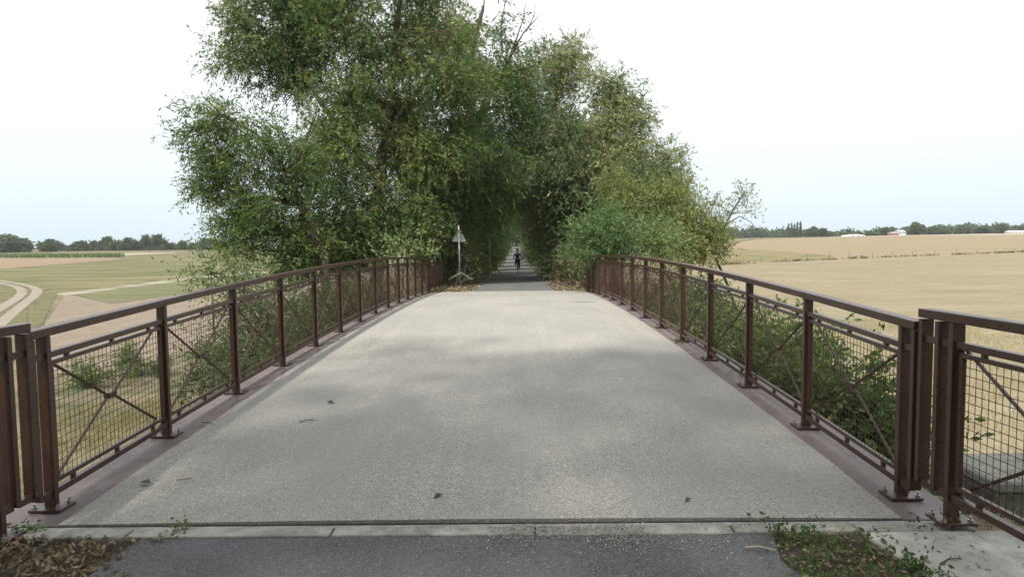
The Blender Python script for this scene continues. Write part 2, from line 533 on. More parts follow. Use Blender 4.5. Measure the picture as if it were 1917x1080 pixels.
def ribbon(name, pts, w, mat, dz, n=30, fn=zfield):
    c = np.array([G(*p) for p in pts], float)
    t = np.concatenate([[0], np.cumsum(np.linalg.norm(np.diff(c, axis=0), axis=1))])
    q = np.linspace(0, t[-1], n)
    x = np.interp(q, t, c[:, 0]); y = np.interp(q, t, c[:, 1])
    for _ in range(4):
        x[1:-1] = (x[:-2] + 2 * x[1:-1] + x[2:]) / 4; y[1:-1] = (y[:-2] + 2 * y[1:-1] + y[2:]) / 4
    d = np.stack([np.gradient(x), np.gradient(y)], 1)
    d /= np.linalg.norm(d, axis=1)[:, None]
    nn = np.stack([-d[:, 1], d[:, 0]], 1) * w / 2
    l, r = np.stack([x, y], 1) + nn, np.stack([x, y], 1) - nn
    return sheet(name, [tuple(p) for p in l], [tuple(p) for p in r], mat, dz, n, 3, fn, px=False, rag=0.12)
TRK = [(-200, 513), (-60, 520), (0, 528), (40, 534), (62, 544), (50, 556), (20, 575), (-20, 605), (-90, 660)]
ribbon('dirt_track', TRK, 2.5, M['track'], 0.045)
ribbon('track_grass_median', TRK, 0.5, M['verge'], 0.055)
# right of the bridge
sheet('pasture', [(1300, 500), (1350, 497), (1600, 485), (1917, 473), (2400, 456)], [(1100, 900), (1400, 1040), (1700, 1080), (2050, 1060), (2500, 1000)], M['stubble'], 0.05, 40, 30, rag=0.0)
sheet('tan_field', [(1230, 454), (1380, 449.5), (1600, 443), (1917, 437.5), (2400, 430)], [(1230, 503), (1350, 497), (1600, 485), (1917, 473), (2400, 456)], M['stubble_far'], 0.03, 40, 16, rag=0.0)
sheet('weedy_field', [(1230, 480), (1380, 466), (1480, 472), (1560, 480)], [(1230, 502), (1350, 496.5), (1480, 490.5), (1565, 486.5)], M['weedy'], 0.05, 20, 8)
sheet('straw_field', [(1560, 443.4), (1700, 439.6), (1917, 436.2), (2400, 428)], [(1560, 443.8), (1700, 441.4), (1917, 439.6), (2400, 433)], M['straw'], 0.06)
sheet('pale_strip', [(1330, 458.0), (1378, 457.2)], [(1330, 460.0), (1378, 459.0)], M['straw'], 0.05)

def flat(name, poly_rows, mat, kind='structure', parent=None):
    """rows of (y, [x...]) with heights z(y)"""
    v, f = [], []
    w = len(poly_rows[0][1])
    for y, xs, z in poly_rows:
        for x in xs: v.append((x, y, z))
    for j in range(len(poly_rows) - 1):
        for i in range(w - 1):
            a = j * w + i
            f.append((a, a + 1, a + w + 1, a + w))
    me = bpy.data.meshes.new(name); me.from_pydata(v, [], f)
    return link(name, me, mat, parent, kind)

# asphalt path in front of the bridge: ragged edges against the litter
rows = []
for k, y in enumerate(np.linspace(-40, 3.96, 120)):
    e1 = 0.05 * math.sin(y * 5.1) + 0.03 * math.sin(y * 13.7 + 1) + random.uniform(-.015, .015)
    e2 = 0.05 * math.sin(y * 4.3 + 2) + 0.03 * math.sin(y * 11.9) + random.uniform(-.015, .015)
    rows.append((y, (-2.24 + e1, 0.0, 1.50 + e2), 0.030 + 0.012))
flat('path', rows, M['asphalt'])
rows = []
for y in np.concatenate([np.linspace(24.28, 60, 90), np.linspace(61, 240, 60)]):
    e1 = 0.10 * math.sin(y * 1.7) + 0.05 * math.sin(y * 4.9 + 1) + random.uniform(-.03, .03)
    e2 = 0.10 * math.sin(y * 1.4 + 2) + 0.05 * math.sin(y * 5.3) + random.uniform(-.03, .03)
    rows.append((y, (-1.62 + e1, 0.0, 1.48 + e2), float(zpath(y)) + 0.012))
flat('path_beyond', rows, M['asphalt_far'])
rows = [(y, (-3.7, -2.0, 0, 2.0, 3.2), float(zpath(y)) - 0.004) for y in np.linspace(24.1, 240, 160)]
flat('litter_verge', rows, M['far_soil'])
rows = [(y, (-3.7, -2.0, 0, 2.0, 3.2), 0.030) for y in np.linspace(-12, 3.97, 30)]
flat('bare_soil_verge', rows, M['soil'])

# ------------------------------------------------------------------ bridge
XL, XR = -3.0832, 2.5565
YL0, YR0 = 4.4021, 4.4764
DY0, DY1 = 4.13, 24.28
DX0, DX1 = -2.86, 2.37
bridge = empty('bridge', (-0.25, 14.2, -4), 'low arched footbridge with pale gritted deck and purple steel edges', 'bridge')
ys = np.linspace(DY0, DY1, 61)
v, f = [], []
for y in ys:
    z = zdeck(y)
    jl = random.uniform(-.008, .008); jr = random.uniform(-.008, .008)
    v += [(DX0 + jl, y, z - 0.08), (DX0 + jl, y, z + 0.004), (DX0 / 2, y, z + 0.018), (-0.2, y, z + 0.022), (DX1 / 2, y, z + 0.018), (DX1 + jr, y, z + 0.004), (DX1 + jr, y, z - 0.08)]
for j in range(60):
    for i in range(6):
        a = j * 7 + i
        f.append((a, a + 1, a + 8, a + 7))
f.append((0, 1, 2, 3, 4, 5, 6)); f.append(tuple(60 * 7 + i for i in range(6, -1, -1)))
me = bpy.data.meshes.new('deck_surface'); me.from_pydata(v, [], f)
link('deck_surface', me, M['deck'], bridge)
def strip_y(name, x0, x1, zt, zb, mat, y0=DY0 - 0.02, y1=DY1, n=24):
    mb = MB()
    yy = np.linspace(y0, y1, n + 1)
    v, f = [], []
    for y in yy:
        z = zdeck(y)
        v += [(x0, y, z + zb), (x1, y, z + zb), (x1, y, z + zt), (x0, y, z + zt)]
    for j in range(n):
        for i in range(4):
            i2 = (i + 1) % 4
            f.append((j * 4 + i, j * 4 + i2, j * 4 + 4 + i2, j * 4 + 4 + i))
    f.append((3, 2, 1, 0)); f.append(tuple(n * 4 + i for i in range(4)))
    mb.add(v, f)
    return mb.build(name, mat, bridge)
strip_y('edge_plate', XL - 0.23, DX0 + 0.06, -0.008, -0.035, M['plate'])
strip_y('edge_plate', DX1 - 0.06, XR + 0.23, -0.008, -0.035, M['plate'])
strip_y('girder', XL - 0.20, XL - 0.02, -0.036, -0.62, M['beam'])
strip_y('girder', XR + 0.02, XR + 0.20, -0.036, -0.62, M['beam'])
strip_y('deck_slab', DX0 + 0.07, DX1 - 0.07, -0.082, -0.42, M['old_concrete'])
for y0, y1 in ((3.2, 4.05), (24.3, 25.2)):
    mb = MB(); mb.box(-3.6, 3.1, y0, y1, -4.6, -0.02 - 0.4 * 0 - 0.03)
    mb.build('abutment', M['old_concrete'], bridge, bevel=0.01)
mb = MB(); mb.box(-3.28, 2.75, 4.106, 4.127, -0.2, zdeck(4.1) - 0.002)
mb.build('expansion_joint', M['rubber'], bridge)
mb = MB(); mb.box(-3.28, 2.75, 4.062, 4.103, -0.2, zdeck(4.1) - 0.001)
mb.build('joint_nosing', M['kerb'], bridge)
# concrete sill in lengths, with open joints between them
sill = empty('concrete_sill', (-0.25, 4.0, 0.0), 'narrow cracked concrete sill in front of the bridge joint', 'sill')
cuts = [-3.75, -2.34, -1.12, 0.10, 1.28, 2.02, 2.72]
for a, b in zip(cuts[:-1], cuts[1:]):
    mb = MB()
    mb.box(a + 0.007, b - 0.007, 3.935 + random.uniform(-.006, .006), 4.055, -0.15, 0.052 + random.uniform(-.003, .003))
    mb.build('kerb_stone', M['kerb'], sill, bevel=0.006)
# broken apron slab at the foot of the right wing railing
ap = empty('concrete_slab', (2.5, 3.5, 0), 'pale concrete slab under the right near railing foot', 'slab')
mb = MB(); mb.hexa([(2.16, 2.2, -0.15), (3.3, 2.2, -0.15), (3.3, 3.92, -0.15), (2.02, 3.92, -0.15), (2.22, 2.2, 0.055), (3.3, 2.2, 0.05), (3.3, 3.92, 0.06), (2.02, 3.92, 0.058)])
mb.build('slab', M['concrete'], ap, bevel=0.012)
# concrete headwall outside the right wing railing
hw = empty('headwall', (3.9, 4.75, -1.2), 'squat mossy concrete block behind the right near railing', 'block')
mb = MB(); mb.box(3.26, 4.9, 4.55, 5.1, -1.6, 0.05); mb.build('wall_block', M['old_concrete'], hw, bevel=0.02)
mb = MB(); mb.box(3.22, 4.94, 4.50, 5.14, 0.052, 0.13); mb.build('coping', M['coping'], hw, bevel=0.015)

# ------------------------------------------------------------------ railings
H_TOP = 1.20
def bolt_mesh():
    mb = MB()
    mb.tube([(0, 0, 0), (0, 0, 0.014)], 0.017, 6)
    mb.tube([(0, 0, 0.014), (0, 0, 0.032)], 0.009, 6)
    return mb.mesh('bolt')
BOLT = bolt_mesh(); BOLT.materials.append(M['bolt'])
PLATE_MB = MB(); PLATE_MB.box(-0.105, 0.105, -0.085, 0.085, 0, 0.018)
PLATE = PLATE_MB.mesh('base_plate', bevel=0.003); PLATE.materials.append(M['rail'])

def add_post(root, x, y, zb, zt, plate=True, w=0.075, t=0.042, pz=0.0):
    mb = MB(); mb.box(x - w / 2, x + w / 2, y - t / 2, y + t / 2, zb + pz, zt)
    p = mb.build('post', M['rail'], root, bevel=0.003)
    if plate:
        o = bpy.data.objects.new('base_plate', PLATE); COL.objects.link(o); o.parent = p
        o.matrix_basis = p.matrix_basis.inverted() @ Matrix.Translation(Vector((x, y, zb)) - root.location)
        for sx in (-1, 1):
            for sy in (-1, 1):
                b = bpy.data.objects.new('bolt', BOLT); COL.objects.link(b); b.parent = p
                b.matrix_basis = p.matrix_basis.inverted() @ Matrix.Translation(Vector((x + sx * 0.078, y + sy * 0.058, zb + 0.018)) - root.location)
    return p

def bay(root, xa, ya, za, xb, yb, zb, side, t=0.042):
    """mesh infill between the posts at a and b; side = +1 when the outside is +x"""
    a0, b0 = ya + t / 2, yb - t / 2
    def lerp(y): return (y - ya) / (yb - ya)
    def zz(y): k = lerp(y); return za * (1 - k) + zb * k
    def xx(y): k = lerp(y); return xa * (1 - k) + xb * k
    def bar(name, y0, y1, h0, hh, w, mat=M['rail'], par=root, off=0.0, bev=0.0025):
        mb = MB(); mb.ybar(xx(y0) + off, y0, zz(y0) + h0, xx(y1) + off, y1, zz(y1) + h0, w, hh)
        return mb.build(name, mat, par, bevel=bev)
    bar('mid_rail', a0 + .001, b0 - .001, 0.995, 0.040, 0.045)
    bar('bottom_rail', a0 + .001, b0 - .001, 0.082, 0.042, 0.045)
    f0, f1 = a0 + 0.022, b0 - 0.022
    mb = MB()
    for h0 in (0.158, 0.945):
        mb.ybar(xx(f0), f0, zz(f0) + h0, xx(f1), f1, zz(f1) + h0, 0.026, 0.028)
    for y in (f0, f1 - 0.026):
        mb.ybar(xx(y), y, zz(y) + 0.1865, xx(y + 0.026), y + 0.026, zz(y + 0.026) + 0.1865, 0.026, 0.758)
    fr = mb.build('panel_frame', M['rail'], root)
    for k in (0.14, 0.5, 0.86):
        y = a0 + (b0 - a0) * k
        mb = MB(); mb.ybar(xx(y), y - 0.014, zz(y) + 0.9735, xx(y), y + 0.014, zz(y) + 0.9735, 0.024, 0.021)
        mb.build('spacer', M['rail'], fr)
        mb = MB(); mb.ybar(xx(y), y - 0.014, zz(y) + 0.1245, xx(y), y + 0.014, zz(y) + 0.1245, 0.024, 0.033)
        mb.build('spacer', M['rail'], fr)
    mb = MB()
    g0, g1 = f0 + 0.026, f1 - 0.026
    nv = int(round((g1 - g0) / 0.05)); r = 0.0024
    for i in range(1, nv):
        y = g0 + (g1 - g0) * i / nv
        mb.tube([(xx(y) - side * 0.003, y, zz(y) + 0.18), (xx(y) - side * 0.003, y, zz(y) + 0.952)], r, 4, False)
    for i in range(1, 15):
        h = 0.186 + (0.945 - 0.186) * i / 15
        mb.tube([(xx(g0) + side * 0.002, g0, zz(g0) + h), (xx(g1) + side * 0.002, g1, zz(g1) + h)], r, 4, False)
    mb.build('wire_mesh', M['rail'], fr)
    # cross brace behind the mesh, tied by a small box at the middle
    off = side * 0.030
    ym = (a0 + b0) / 2; zm = zz(ym) + 0.562
    hub = MB(); hub.ybar(xx(ym) + off, ym - 0.052, zm - 0.020, xx(ym) + off, ym + 0.052, zm - 0.020, 0.045, 0.040)
    ends = [(a0, 1.0, -1, 1), (b0, 1.0, 1, 1), (a0, 0.125, -1, -1), (b0, 0.125, 1, -1)]
    first = None
    for ye, he, sy, sz in ends:
        mb = MB()
        mb.tube([(xx(ye) + off, ye, zz(ye) + he), (xx(ym) + off, ym + sy * 0.045, zm + sz * 0.012)], 0.0105, 6)
        o = mb.build('brace', M['rail'], root)
        if first is None: first = o
    hub.build('brace_hub', M['rail'], first, bevel=0.003)

def handrail(root, xa, ya, za, xb, yb, zb):
    mb = MB(); mb.ybar(xa, ya + 0.0012, za - 0.055, xb, yb - 0.0012, zb - 0.055, 0.085, 0.055)
    mb.build('handrail', M['rail'], root, bevel=0.004)

def main_railing(x, y0, side, label):
    root = empty('bridge_railing', (x, y0, zdeck(y0)), label, 'railing')
    ys = [y0 + 1.5 * i for i in range(14)]
    zs = [zdeck(y) - 0.006 for y in ys]
    for y, z in zip(ys, zs):
        add_post(root, x, y, z, z + H_TOP - 0.056)
    for i in range(13):
        bay(root, x, ys[i], zs[i], x, ys[i + 1], zs[i + 1], side)
    # handrail lengths break at every third post; the ends overhang to a closing bar
    hs = [z + H_TOP for z in zs]
    e0 = (ys[0] - 0.165, hs[0] - (hs[1] - hs[0]) / 1.5 * 0.165)
    e1 = (ys[-1] + 0.165, hs[-1] + (hs[-1] - hs[-2]) / 1.5 * 0.165)
    ky = [e0[0]] + ys[1:-1] + [e1[0]]; kz = [e0[1]] + hs[1:-1] + [e1[1]]
    for i in range(len(ky) - 1):
        handrail(root, x, ky[i], kz[i], x, ky[i + 1], kz[i + 1])
    for ye, s, zi in ((ys[0], -1, zs[0]), (ys[-1], 1, zs[-1])):
        mb = MB(); mb.box(x - 0.0375, x + 0.0375, min(ye + s * 0.165, ye + s * 0.123), max(ye + s * 0.165, ye + s * 0.123), zi + 0.10, zi + H_TOP - 0.064)
        mb.build('end_bar', M['rail'], root, bevel=0.003)
        for h in (0.995, 0.082):
            mb = MB(); mb.ybar(x, min(ye + s * 0.0215, ye + s * 0.1225), zi + h, x, max(ye + s * 0.0215, ye + s * 0.1225), zi + h, 0.045, 0.041)
            mb.build('stub_rail', M['rail'], root)
    return root

def wing_railing(x, y0, dirn, nb, side, ztop, flare, label):
    """level railing that carries on from the bridge; dirn = -1 towards the viewer"""
    root = empty('approach_railing', (x, y0, ztop - 1.25), label, 'railing')
    zb = ztop - H_TOP
    xs = lambda y: x + side * abs(y - y0) * flare
    def bar(ya, w=0.042):
        mb = MB(); mb.box(xs(ya) - 0.0375, xs(ya) + 0.0375, ya - w / 2, ya + w / 2, zb + 0.10, ztop - 0.064)
        mb.build('end_bar', M['rail'], root, bevel=0.003)
    y = y0
    bar(y0 + dirn * 0.021)
    bar(y0 + dirn * 0.175)
    yp = [y0 + dirn * (0.30 + 1.5 * i) for i in range(nb + 1)]
    for yy in yp:
        add_post(root, xs(yy), yy, zb - 0.045, ztop - 0.056)
    for i in range(nb):
        a, b = sorted((yp[i], yp[i + 1]))
        bay(root, xs(a), a, zb, xs(b), b, zb, side)
    k = [y0] + yp[1:-1] + [yp[-1] + dirn * 0.1]
    for i in range(len(k) - 1):
        a, b = sorted((k[i], k[i + 1]))
        handrail(root, xs(a), a, ztop, xs(b), b, ztop)
    for h in (0.995, 0.082):
        for q0, q1 in ((0.043, 0.153), (0.197, 0.278)):
            a, b = sorted((y0 + dirn * q0, y0 + dirn * q1))
            mb = MB(); mb.ybar(xs(a), a, zb + h, xs(b), b, zb + h, 0.045, 0.041)
            mb.build('stub_rail', M['rail'], root)
    return root

main_railing(XL, YL0, -1, 'long brown steel mesh railing along the left side of the bridge')
main_railing(XR, YR0, 1, 'long brown steel mesh railing along the right side of the bridge')
wing_railing(XL + 0.02, YL0 - 0.185, -1, 2, -1, 1.30, 0.03, 'brown mesh railing cut off by the left edge, before the bridge')
wing_railing(XR + 0.01, YR0 - 0.185, -1, 2, 1, 1.33, 0.05, 'brown mesh railing cut off by the right edge, in front of the concrete block')
wing_railing(XL, YL0 + 19.5 + 0.185, 1, 3, -1, 1.215, 0.0, 'short far brown railing beside the warning sign, left end of bridge')
wing_railing(XR, YR0 + 19.5 + 0.185, 1, 2, 1, 1.20, 0.02, 'short far brown railing overgrown by bushes, right end of bridge')

# ------------------------------------------------------------------ trees and shrubs
def unit(v):
    return v / np.maximum(np.linalg.norm(v, axis=-1, keepdims=True), 1e-9)

def leaves(rng, C, crad, outd, n_twig, n_leaf, L, W, droop, twig_len, tint_c, upright=0.0, spread=1.0):
    """C: cluster centres (k,3); every cluster gets n_twig twigs of n_leaf leaves. Returns quads, tint"""
    k = len(C)
    tw_o = C[:, None] + rng.normal(0, 1, (k, n_twig, 3)) * (crad * 0.55)[:, None, None] * np.array([1, 1, 0.8])
    d = outd[:, None] * 0.7 + rng.normal(0, 0.75, (k, n_twig, 3)) + unit(tw_o - C[:, None]) * 0.5
    d[..., 2] += upright - droop * 0.6
    d = unit(d)
    tl = twig_len * rng.uniform(0.5, 1.25, (k, n_twig, 1))
    t = np.linspace(0.05, 1, n_leaf)[None, None] + rng.uniform(-.04, .04, (k, n_twig, n_leaf))
    pos = tw_o[:, :, None] + d[:, :, None] * (tl * t)[..., None]
    pos[..., 2] -= droop * 0.55 * (tl * t) ** 2
    pos += rng.normal(0, 0.025 * spread, pos.shape)
    ld = d[:, :, None] * 0.75 + rng.normal(0, 0.55, pos.shape)
    ld[..., 2] -= droop * 0.5
    ld = unit(ld)
    nr = rng.normal(0, 1, pos.shape); nr[..., 2] += 0.7
    sd = unit(np.cross(ld, nr))
    sc = rng.uniform(0.5, 1.4, pos.shape[:-1] + (1,))
    a = pos
    tip = pos + ld * L * sc
    mid = pos + ld * L * sc * 0.45
    nn = np.cross(sd, ld)
    q = np.stack([a, mid + sd * W * sc * 0.5 + nn * W * 0.12, tip, mid - sd * W * sc * 0.5 + nn * W * 0.12], -2)
    tint = np.clip(tint_c[:, None, None] + rng.normal(0, 0.10, (k, n_twig, 1)) + rng.normal(0, 0.13, (k, n_twig, n_leaf)), 0, 1)
    return q.reshape(-1, 4, 3), tint.reshape(-1)

def fill_lobes(rng, lobes, crad):
    """cluster centres spread through ellipsoid lobes, thicker towards the skin"""
    C, O, R, I = [], [], [], []
    for li, (c, r, n) in enumerate(lobes):
        c = np.array(c, float); r = np.array(r, float)
        r = np.maximum(r * 0.5, r - 0.7 * crad)
        ns = max(3, int(round(n / 7.0)))
        us = unit(rng.normal(0, 1, (ns, 3)))
        rs_ = rng.uniform(0.15, 1.0, (ns, 1)) ** 0.5 * (1 + rng.normal(0, 0.12, (ns, 1)))
        sub = c + us * rs_ * r
        pick = np.concatenate([np.arange(ns), rng.integers(0, ns, max(0, n - ns))])[:n]
        cc = sub[pick] + np.clip(rng.normal(0, 1, (n, 3)), -1.8, 1.8) * np.minimum(crad * 0.6, r * 0.5)
        u = unit(unit(cc - sub[pick] + 1e-6) * 0.7 + us[pick])
        C.append(cc); O.append(u)
        R.append(np.full(n, crad) * rng.uniform(0.65, 1.3, n)); I.append(np.full(n, li))
    return np.concatenate(C), np.concatenate(O), np.concatenate(R), np.concatenate(I)

def bend(a, b, rng, k=0.10, n=4, sag=0.0):
    a = np.array(a, float); b = np.array(b, float)
    L = np.linalg.norm(b - a)
    out = []
    off = rng.normal(0, k * L, 3)
    for t in np.linspace(0, 1, n + 1):
        p = a * (1 - t) + b * t + off * math.sin(math.pi * t) * 0.6
        p[2] += sag * L * math.sin(math.pi * t)
        out.append(tuple(p))
    return out

def make_tree(name, label, cat, group, base, trunks, lobes, leaf_mat, seed, crad=0.75, n_twig=8, n_leaf=14, L=0.13, W=0.042,
              droop=0.5, twig_len=0.75, tint=(0.45, 0.16), bark='bark', upright=0.0, twig_r=0.007, bare=None, dens=1.0):
    """base: (x,y,z). trunks: list of [(x,y,z,r)...]. lobes: [(centre, radii, clusters)]"""
    rng = np.random.default_rng(seed)
    root = empty(name, tuple(float(b) for b in base), label, cat, group)
    mb = MB(); allp = []
    for tr in trunks:
        pts = [np.array(p[:3], float) for p in tr]; rad = [p[3] for p in tr]
        # resample with a little wander
        P_, R__ = [], []
        for i in range(len(pts) - 1):
            for t in np.linspace(0, 1, 4, endpoint=False):
                w = rng.normal(0, 0.25 * rad[i], 3) if (i or t) else np.zeros(3)
                P_.append(pts[i] * (1 - t) + pts[i + 1] * t + w); R__.append(rad[i] * (1 - t) + rad[i + 1] * t)
        P_.append(pts[-1]); R__.append(rad[-1])
        R__[0] *= 1.25
        mb.tube(P_, R__, 9)
        allp += list(zip(P_, R__))
    AP = np.array([p for p, _ in allp]); AR = np.array([r for _, r in allp])
    lobes = [(c, r, int(n * dens)) for c, r, n in lobes]
    C, O, RR, I = fill_lobes(rng, lobes, crad)
    bb = mb
    lc = []
    for c, r, n in lobes:
        c = np.array(c, float)
        d = np.linalg.norm(AP - c, axis=1) + np.maximum(0, AP[:, 2] - c[2] + 0.3) * 1.2
        j = int(np.argmin(d))
        if np.linalg.norm(AP[j] - c) > 0.02:
            r0 = max(0.018, min(AR[j] * 0.6, 0.022 * np.linalg.norm(AP[j] - c) + 0.015))
            pts = bend(AP[j], c, rng, 0.09, 5, 0.05)
            bb.tube(pts, list(np.linspace(r0, r0 * 0.42, 6)), 6, False)
            lc.append((np.array(pts), r0))
        else:
            lc.append((np.array([AP[j], c]), 0.03))
    for i in range(len(C)):
        pts, r0 = lc[I[i]]
        j = int(np.argmin(np.linalg.norm(pts - C[i], axis=1)))
        j = max(j, min(2, len(pts) - 1))
        bb.tube(bend(pts[j], C[i], rng, 0.12, 3), [twig_r * 2.2, twig_r * 1.6, twig_r * 1.2, twig_r * 0.7], 4, False)
    if bare:
        for pts, r0 in bare:
            bb.tube(pts, list(np.linspace(r0, r0 * 0.25, len(pts))), 5, False)
    bb.build('trunk', M[bark], root, smooth=True)
    lob_t = rng.normal(0, tint[1] * 0.6, len(lobes))
    tc = tint[0] + lob_t[I] + rng.normal(0, tint[1] * 0.7, len(C))
    q, t = leaves(rng, C, RR, O, n_twig, n_leaf, L, W, droop, twig_len, tc, upright)
    loc = np.array(root.location)
    me = quads_mesh('crown', q, t)
    link('crown', me, M[leaf_mat], root)
    return root

def lobe_px(px, py, D, rx, ry, rd, n):
    k = D / F_PX
    return (P(px, py, D), (rx * k, rd, ry * k), n)

def tp(px, py, D, r):
    p = P(px, py, D)
    return (p[0], p[1], p[2], r)

def gz(x, y): return float(zground(x, y))

# big willow at the far left corner of the bridge
D = 27.5
b = P(704, 478, D); bz = gz(b[0], D)
make_tree('willow_tree', 'tallest willow, bushy dark trunk rising behind the left railing end', 'tree', None, (b[0], D, bz),
    [[(b[0] - 0.1, D, bz - 0.2, 0.30), tp(706, 430, D, 0.25), tp(712, 330, D, 0.22), tp(728, 200, D, 0.17), tp(742, 70, D, 0.12), tp(752, -90, D, 0.05)],
     [tp(712, 340, D, 0.14), tp(640, 250, D - .5, 0.11), tp(575, 150, D - .5, 0.08), tp(530, 60, D - .5, 0.04)],
     [tp(722, 250, D, 0.11), tp(800, 150, D + .5, 0.08), tp(845, 60, D + .5, 0.04)]],
    [lobe_px(640, 55, D, 100, 75, 2.0, 46), lobe_px(520, 80, D, 70, 45, 1.4, 26), lobe_px(445, 95, D, 42, 26, .8, 9), lobe_px(455, 30, D, 40, 30, .8, 10),
     lobe_px(530, 20, D, 60, 30, 1.3, 20), lobe_px(560, 130, D, 70, 45, 1.4, 24), lobe_px(735, 70, D, 90, 80, 2.2, 44), lobe_px(645, 190, D - .5, 75, 70, 1.9, 36),
     lobe_px(750, 185, D + .9, 95, 80, 1.8, 46), lobe_px(830, 130, D + .8, 65, 75, 2.0, 36), lobe_px(645, 300, D - 1, 75, 65, 1.9, 38), lobe_px(785, 290, D + .8, 85, 75, 1.8, 42),
     lobe_px(645, 400, D - 1.2, 75, 60, 1.7, 38), lobe_px(770, 400, D + .5, 70, 60, 1.6, 26), lobe_px(600, 455, D - 1, 80, 35, 1.5, 26), lobe_px(650, 465, D - 1.5, 45, 26, 1.0, 14),
     lobe_px(840, 260, D + 1, 60, 70, 1.8, 30), lobe_px(620, -70, D, 110, 70, 2.0, 30), lobe_px(760, -90, D, 100, 90, 2.2, 30)],
    'willow', 101, crad=0.62, n_twig=19, n_leaf=16, L=0.145, W=0.040, dens=1.5, droop=0.55, twig_len=0.72, tint=(0.55, 0.25),
    bare=[([tuple(P(*p)) for p in ((740, 85, 27.5), (775, 78, 26.6), (800, 62, 26), (850, 56, 25.8), (872, 46, 25.8))], 0.05), ([tuple(P(*p)) for p in ((798, 63, 26), (830, 40, 26), (846, 18, 26))], 0.03), ([tuple(P(*p)) for p in ((738, 110, 27.5), (712, 70, 25.8), (690, 20, 25.2))], 0.035)])

# lighter, sparser tree leaning out to the left of it
D = 23.5
b = P(640, 520, D); bz = gz(-6.4, D)
make_tree('willow_tree', 'sparse airy willow leaning left over the bank, sky showing through', 'tree', None, (-6.2, D, bz),
    [[(-6.2, D, bz - 0.2, 0.20), tp(600, 470, D, 0.16), tp(560, 380, D, 0.12), tp(535, 320, D, 0.09), tp(480, 250, D, 0.05), tp(420, 215, D, 0.025)],
     [tp(560, 380, D, 0.09), tp(480, 370, D, 0.06), tp(410, 340, D, 0.03)],
     [tp(540, 330, D, 0.07), tp(570, 270, D, 0.05), tp(590, 220, D, 0.03)]],
    [lobe_px(440, 225, D, 62, 30, 1.0, 20), lobe_px(378, 255, D, 34, 14, .6, 7), lobe_px(430, 290, D, 60, 40, 1.1, 22), lobe_px(505, 275, D, 60, 45, 1.2, 19),
     lobe_px(400, 345, D, 36, 42, .9, 16), lobe_px(465, 370, D, 55, 45, 1.1, 22), lobe_px(540, 380, D, 50, 55, 1.2, 22), lobe_px(425, 410, D, 45, 26, .9, 15),
     lobe_px(505, 440, D, 60, 35, 1.2, 26), lobe_px(575, 455, D, 45, 40, 1.1, 22), lobe_px(570, 320, D, 38, 45, 1.0, 15), lobe_px(450, 462, D, 36, 18, .8, 8), lobe_px(545, 490, D, 60, 18, 1.0, 14)],
    'willow', 102, crad=0.50, n_twig=14, n_leaf=14, L=0.135, W=0.038, dens=1.3, droop=0.45, twig_len=0.62, tint=(0.48, 0.20))

# forked tree over the path with dead upper limbs
D = 34
def wpath(*pp): return [tuple(P(x, y, d)) for x, y, d in pp]
bare = [(wpath((955, 105, 34), (968, 70, 34), (978, 40, 34), (985, 5, 34)), 0.05), (wpath((958, 100, 34), (980, 62, 34), (1000, 40, 34), (1010, 28, 34)), 0.045),
        (wpath((962, 95, 34), (985, 80, 34), (1005, 70, 34)), 0.03), (wpath((985, 60, 34), (1000, 30, 34), (1003, 8, 34)), 0.03),
        (wpath((940, 100, 34), (938, 50, 34), (948, -10, 34)), 0.05), (wpath((885, 90, 34), (870, 40, 34), (850, 0, 34)), 0.05), (wpath((885, 95, 34), (905, 20, 34), (908, -20, 34)), 0.07),]
make_tree('forked_tree', 'forked tree over the path with bare dead upper twigs against the sky', 'tree', None, (-2.9, 34, gz(-2.9, 34)),
    [[(-2.9, 34, gz(-2.9, 34) - .2, 0.34), tp(872, 380, 34, 0.30), tp(885, 260, 34, 0.26), tp(912, 185, 34, 0.19), tp(945, 130, 34, 0.11), tp(960, 95, 34, 0.06)],
     [tp(886, 250, 34, 0.15), tp(880, 160, 34, 0.11), tp(885, 90, 34, 0.08), tp(905, 10, 34, 0.03)]],
    [lobe_px(880, 40, 34, 40, 45, 1.0, 13), lobe_px(940, 60, 34, 24, 40, .7, 8), lobe_px(850, 110, 33, 55, 45, 1.6, 24), lobe_px(930, 140, 34, 55, 36, 1.4, 26), lobe_px(980, 130, 34.5, 36, 34, 1.2, 16),
     lobe_px(960, 200, 34, 60, 50, 1.8, 34), lobe_px(860, 230, 33, 60, 60, 1.8, 30), lobe_px(930, 280, 34, 75, 55, 2.0, 36), lobe_px(860, 330, 33, 60, 60, 1.8, 32), lobe_px(820, 60, 33, 45, 50, 1.2, 16)],
    'willow', 103, crad=0.62, n_twig=11, n_leaf=14, dens=1.4, L=0.17, W=0.052, droop=0.45, twig_len=0.75, tint=(0.48, 0.22), bare=bare)

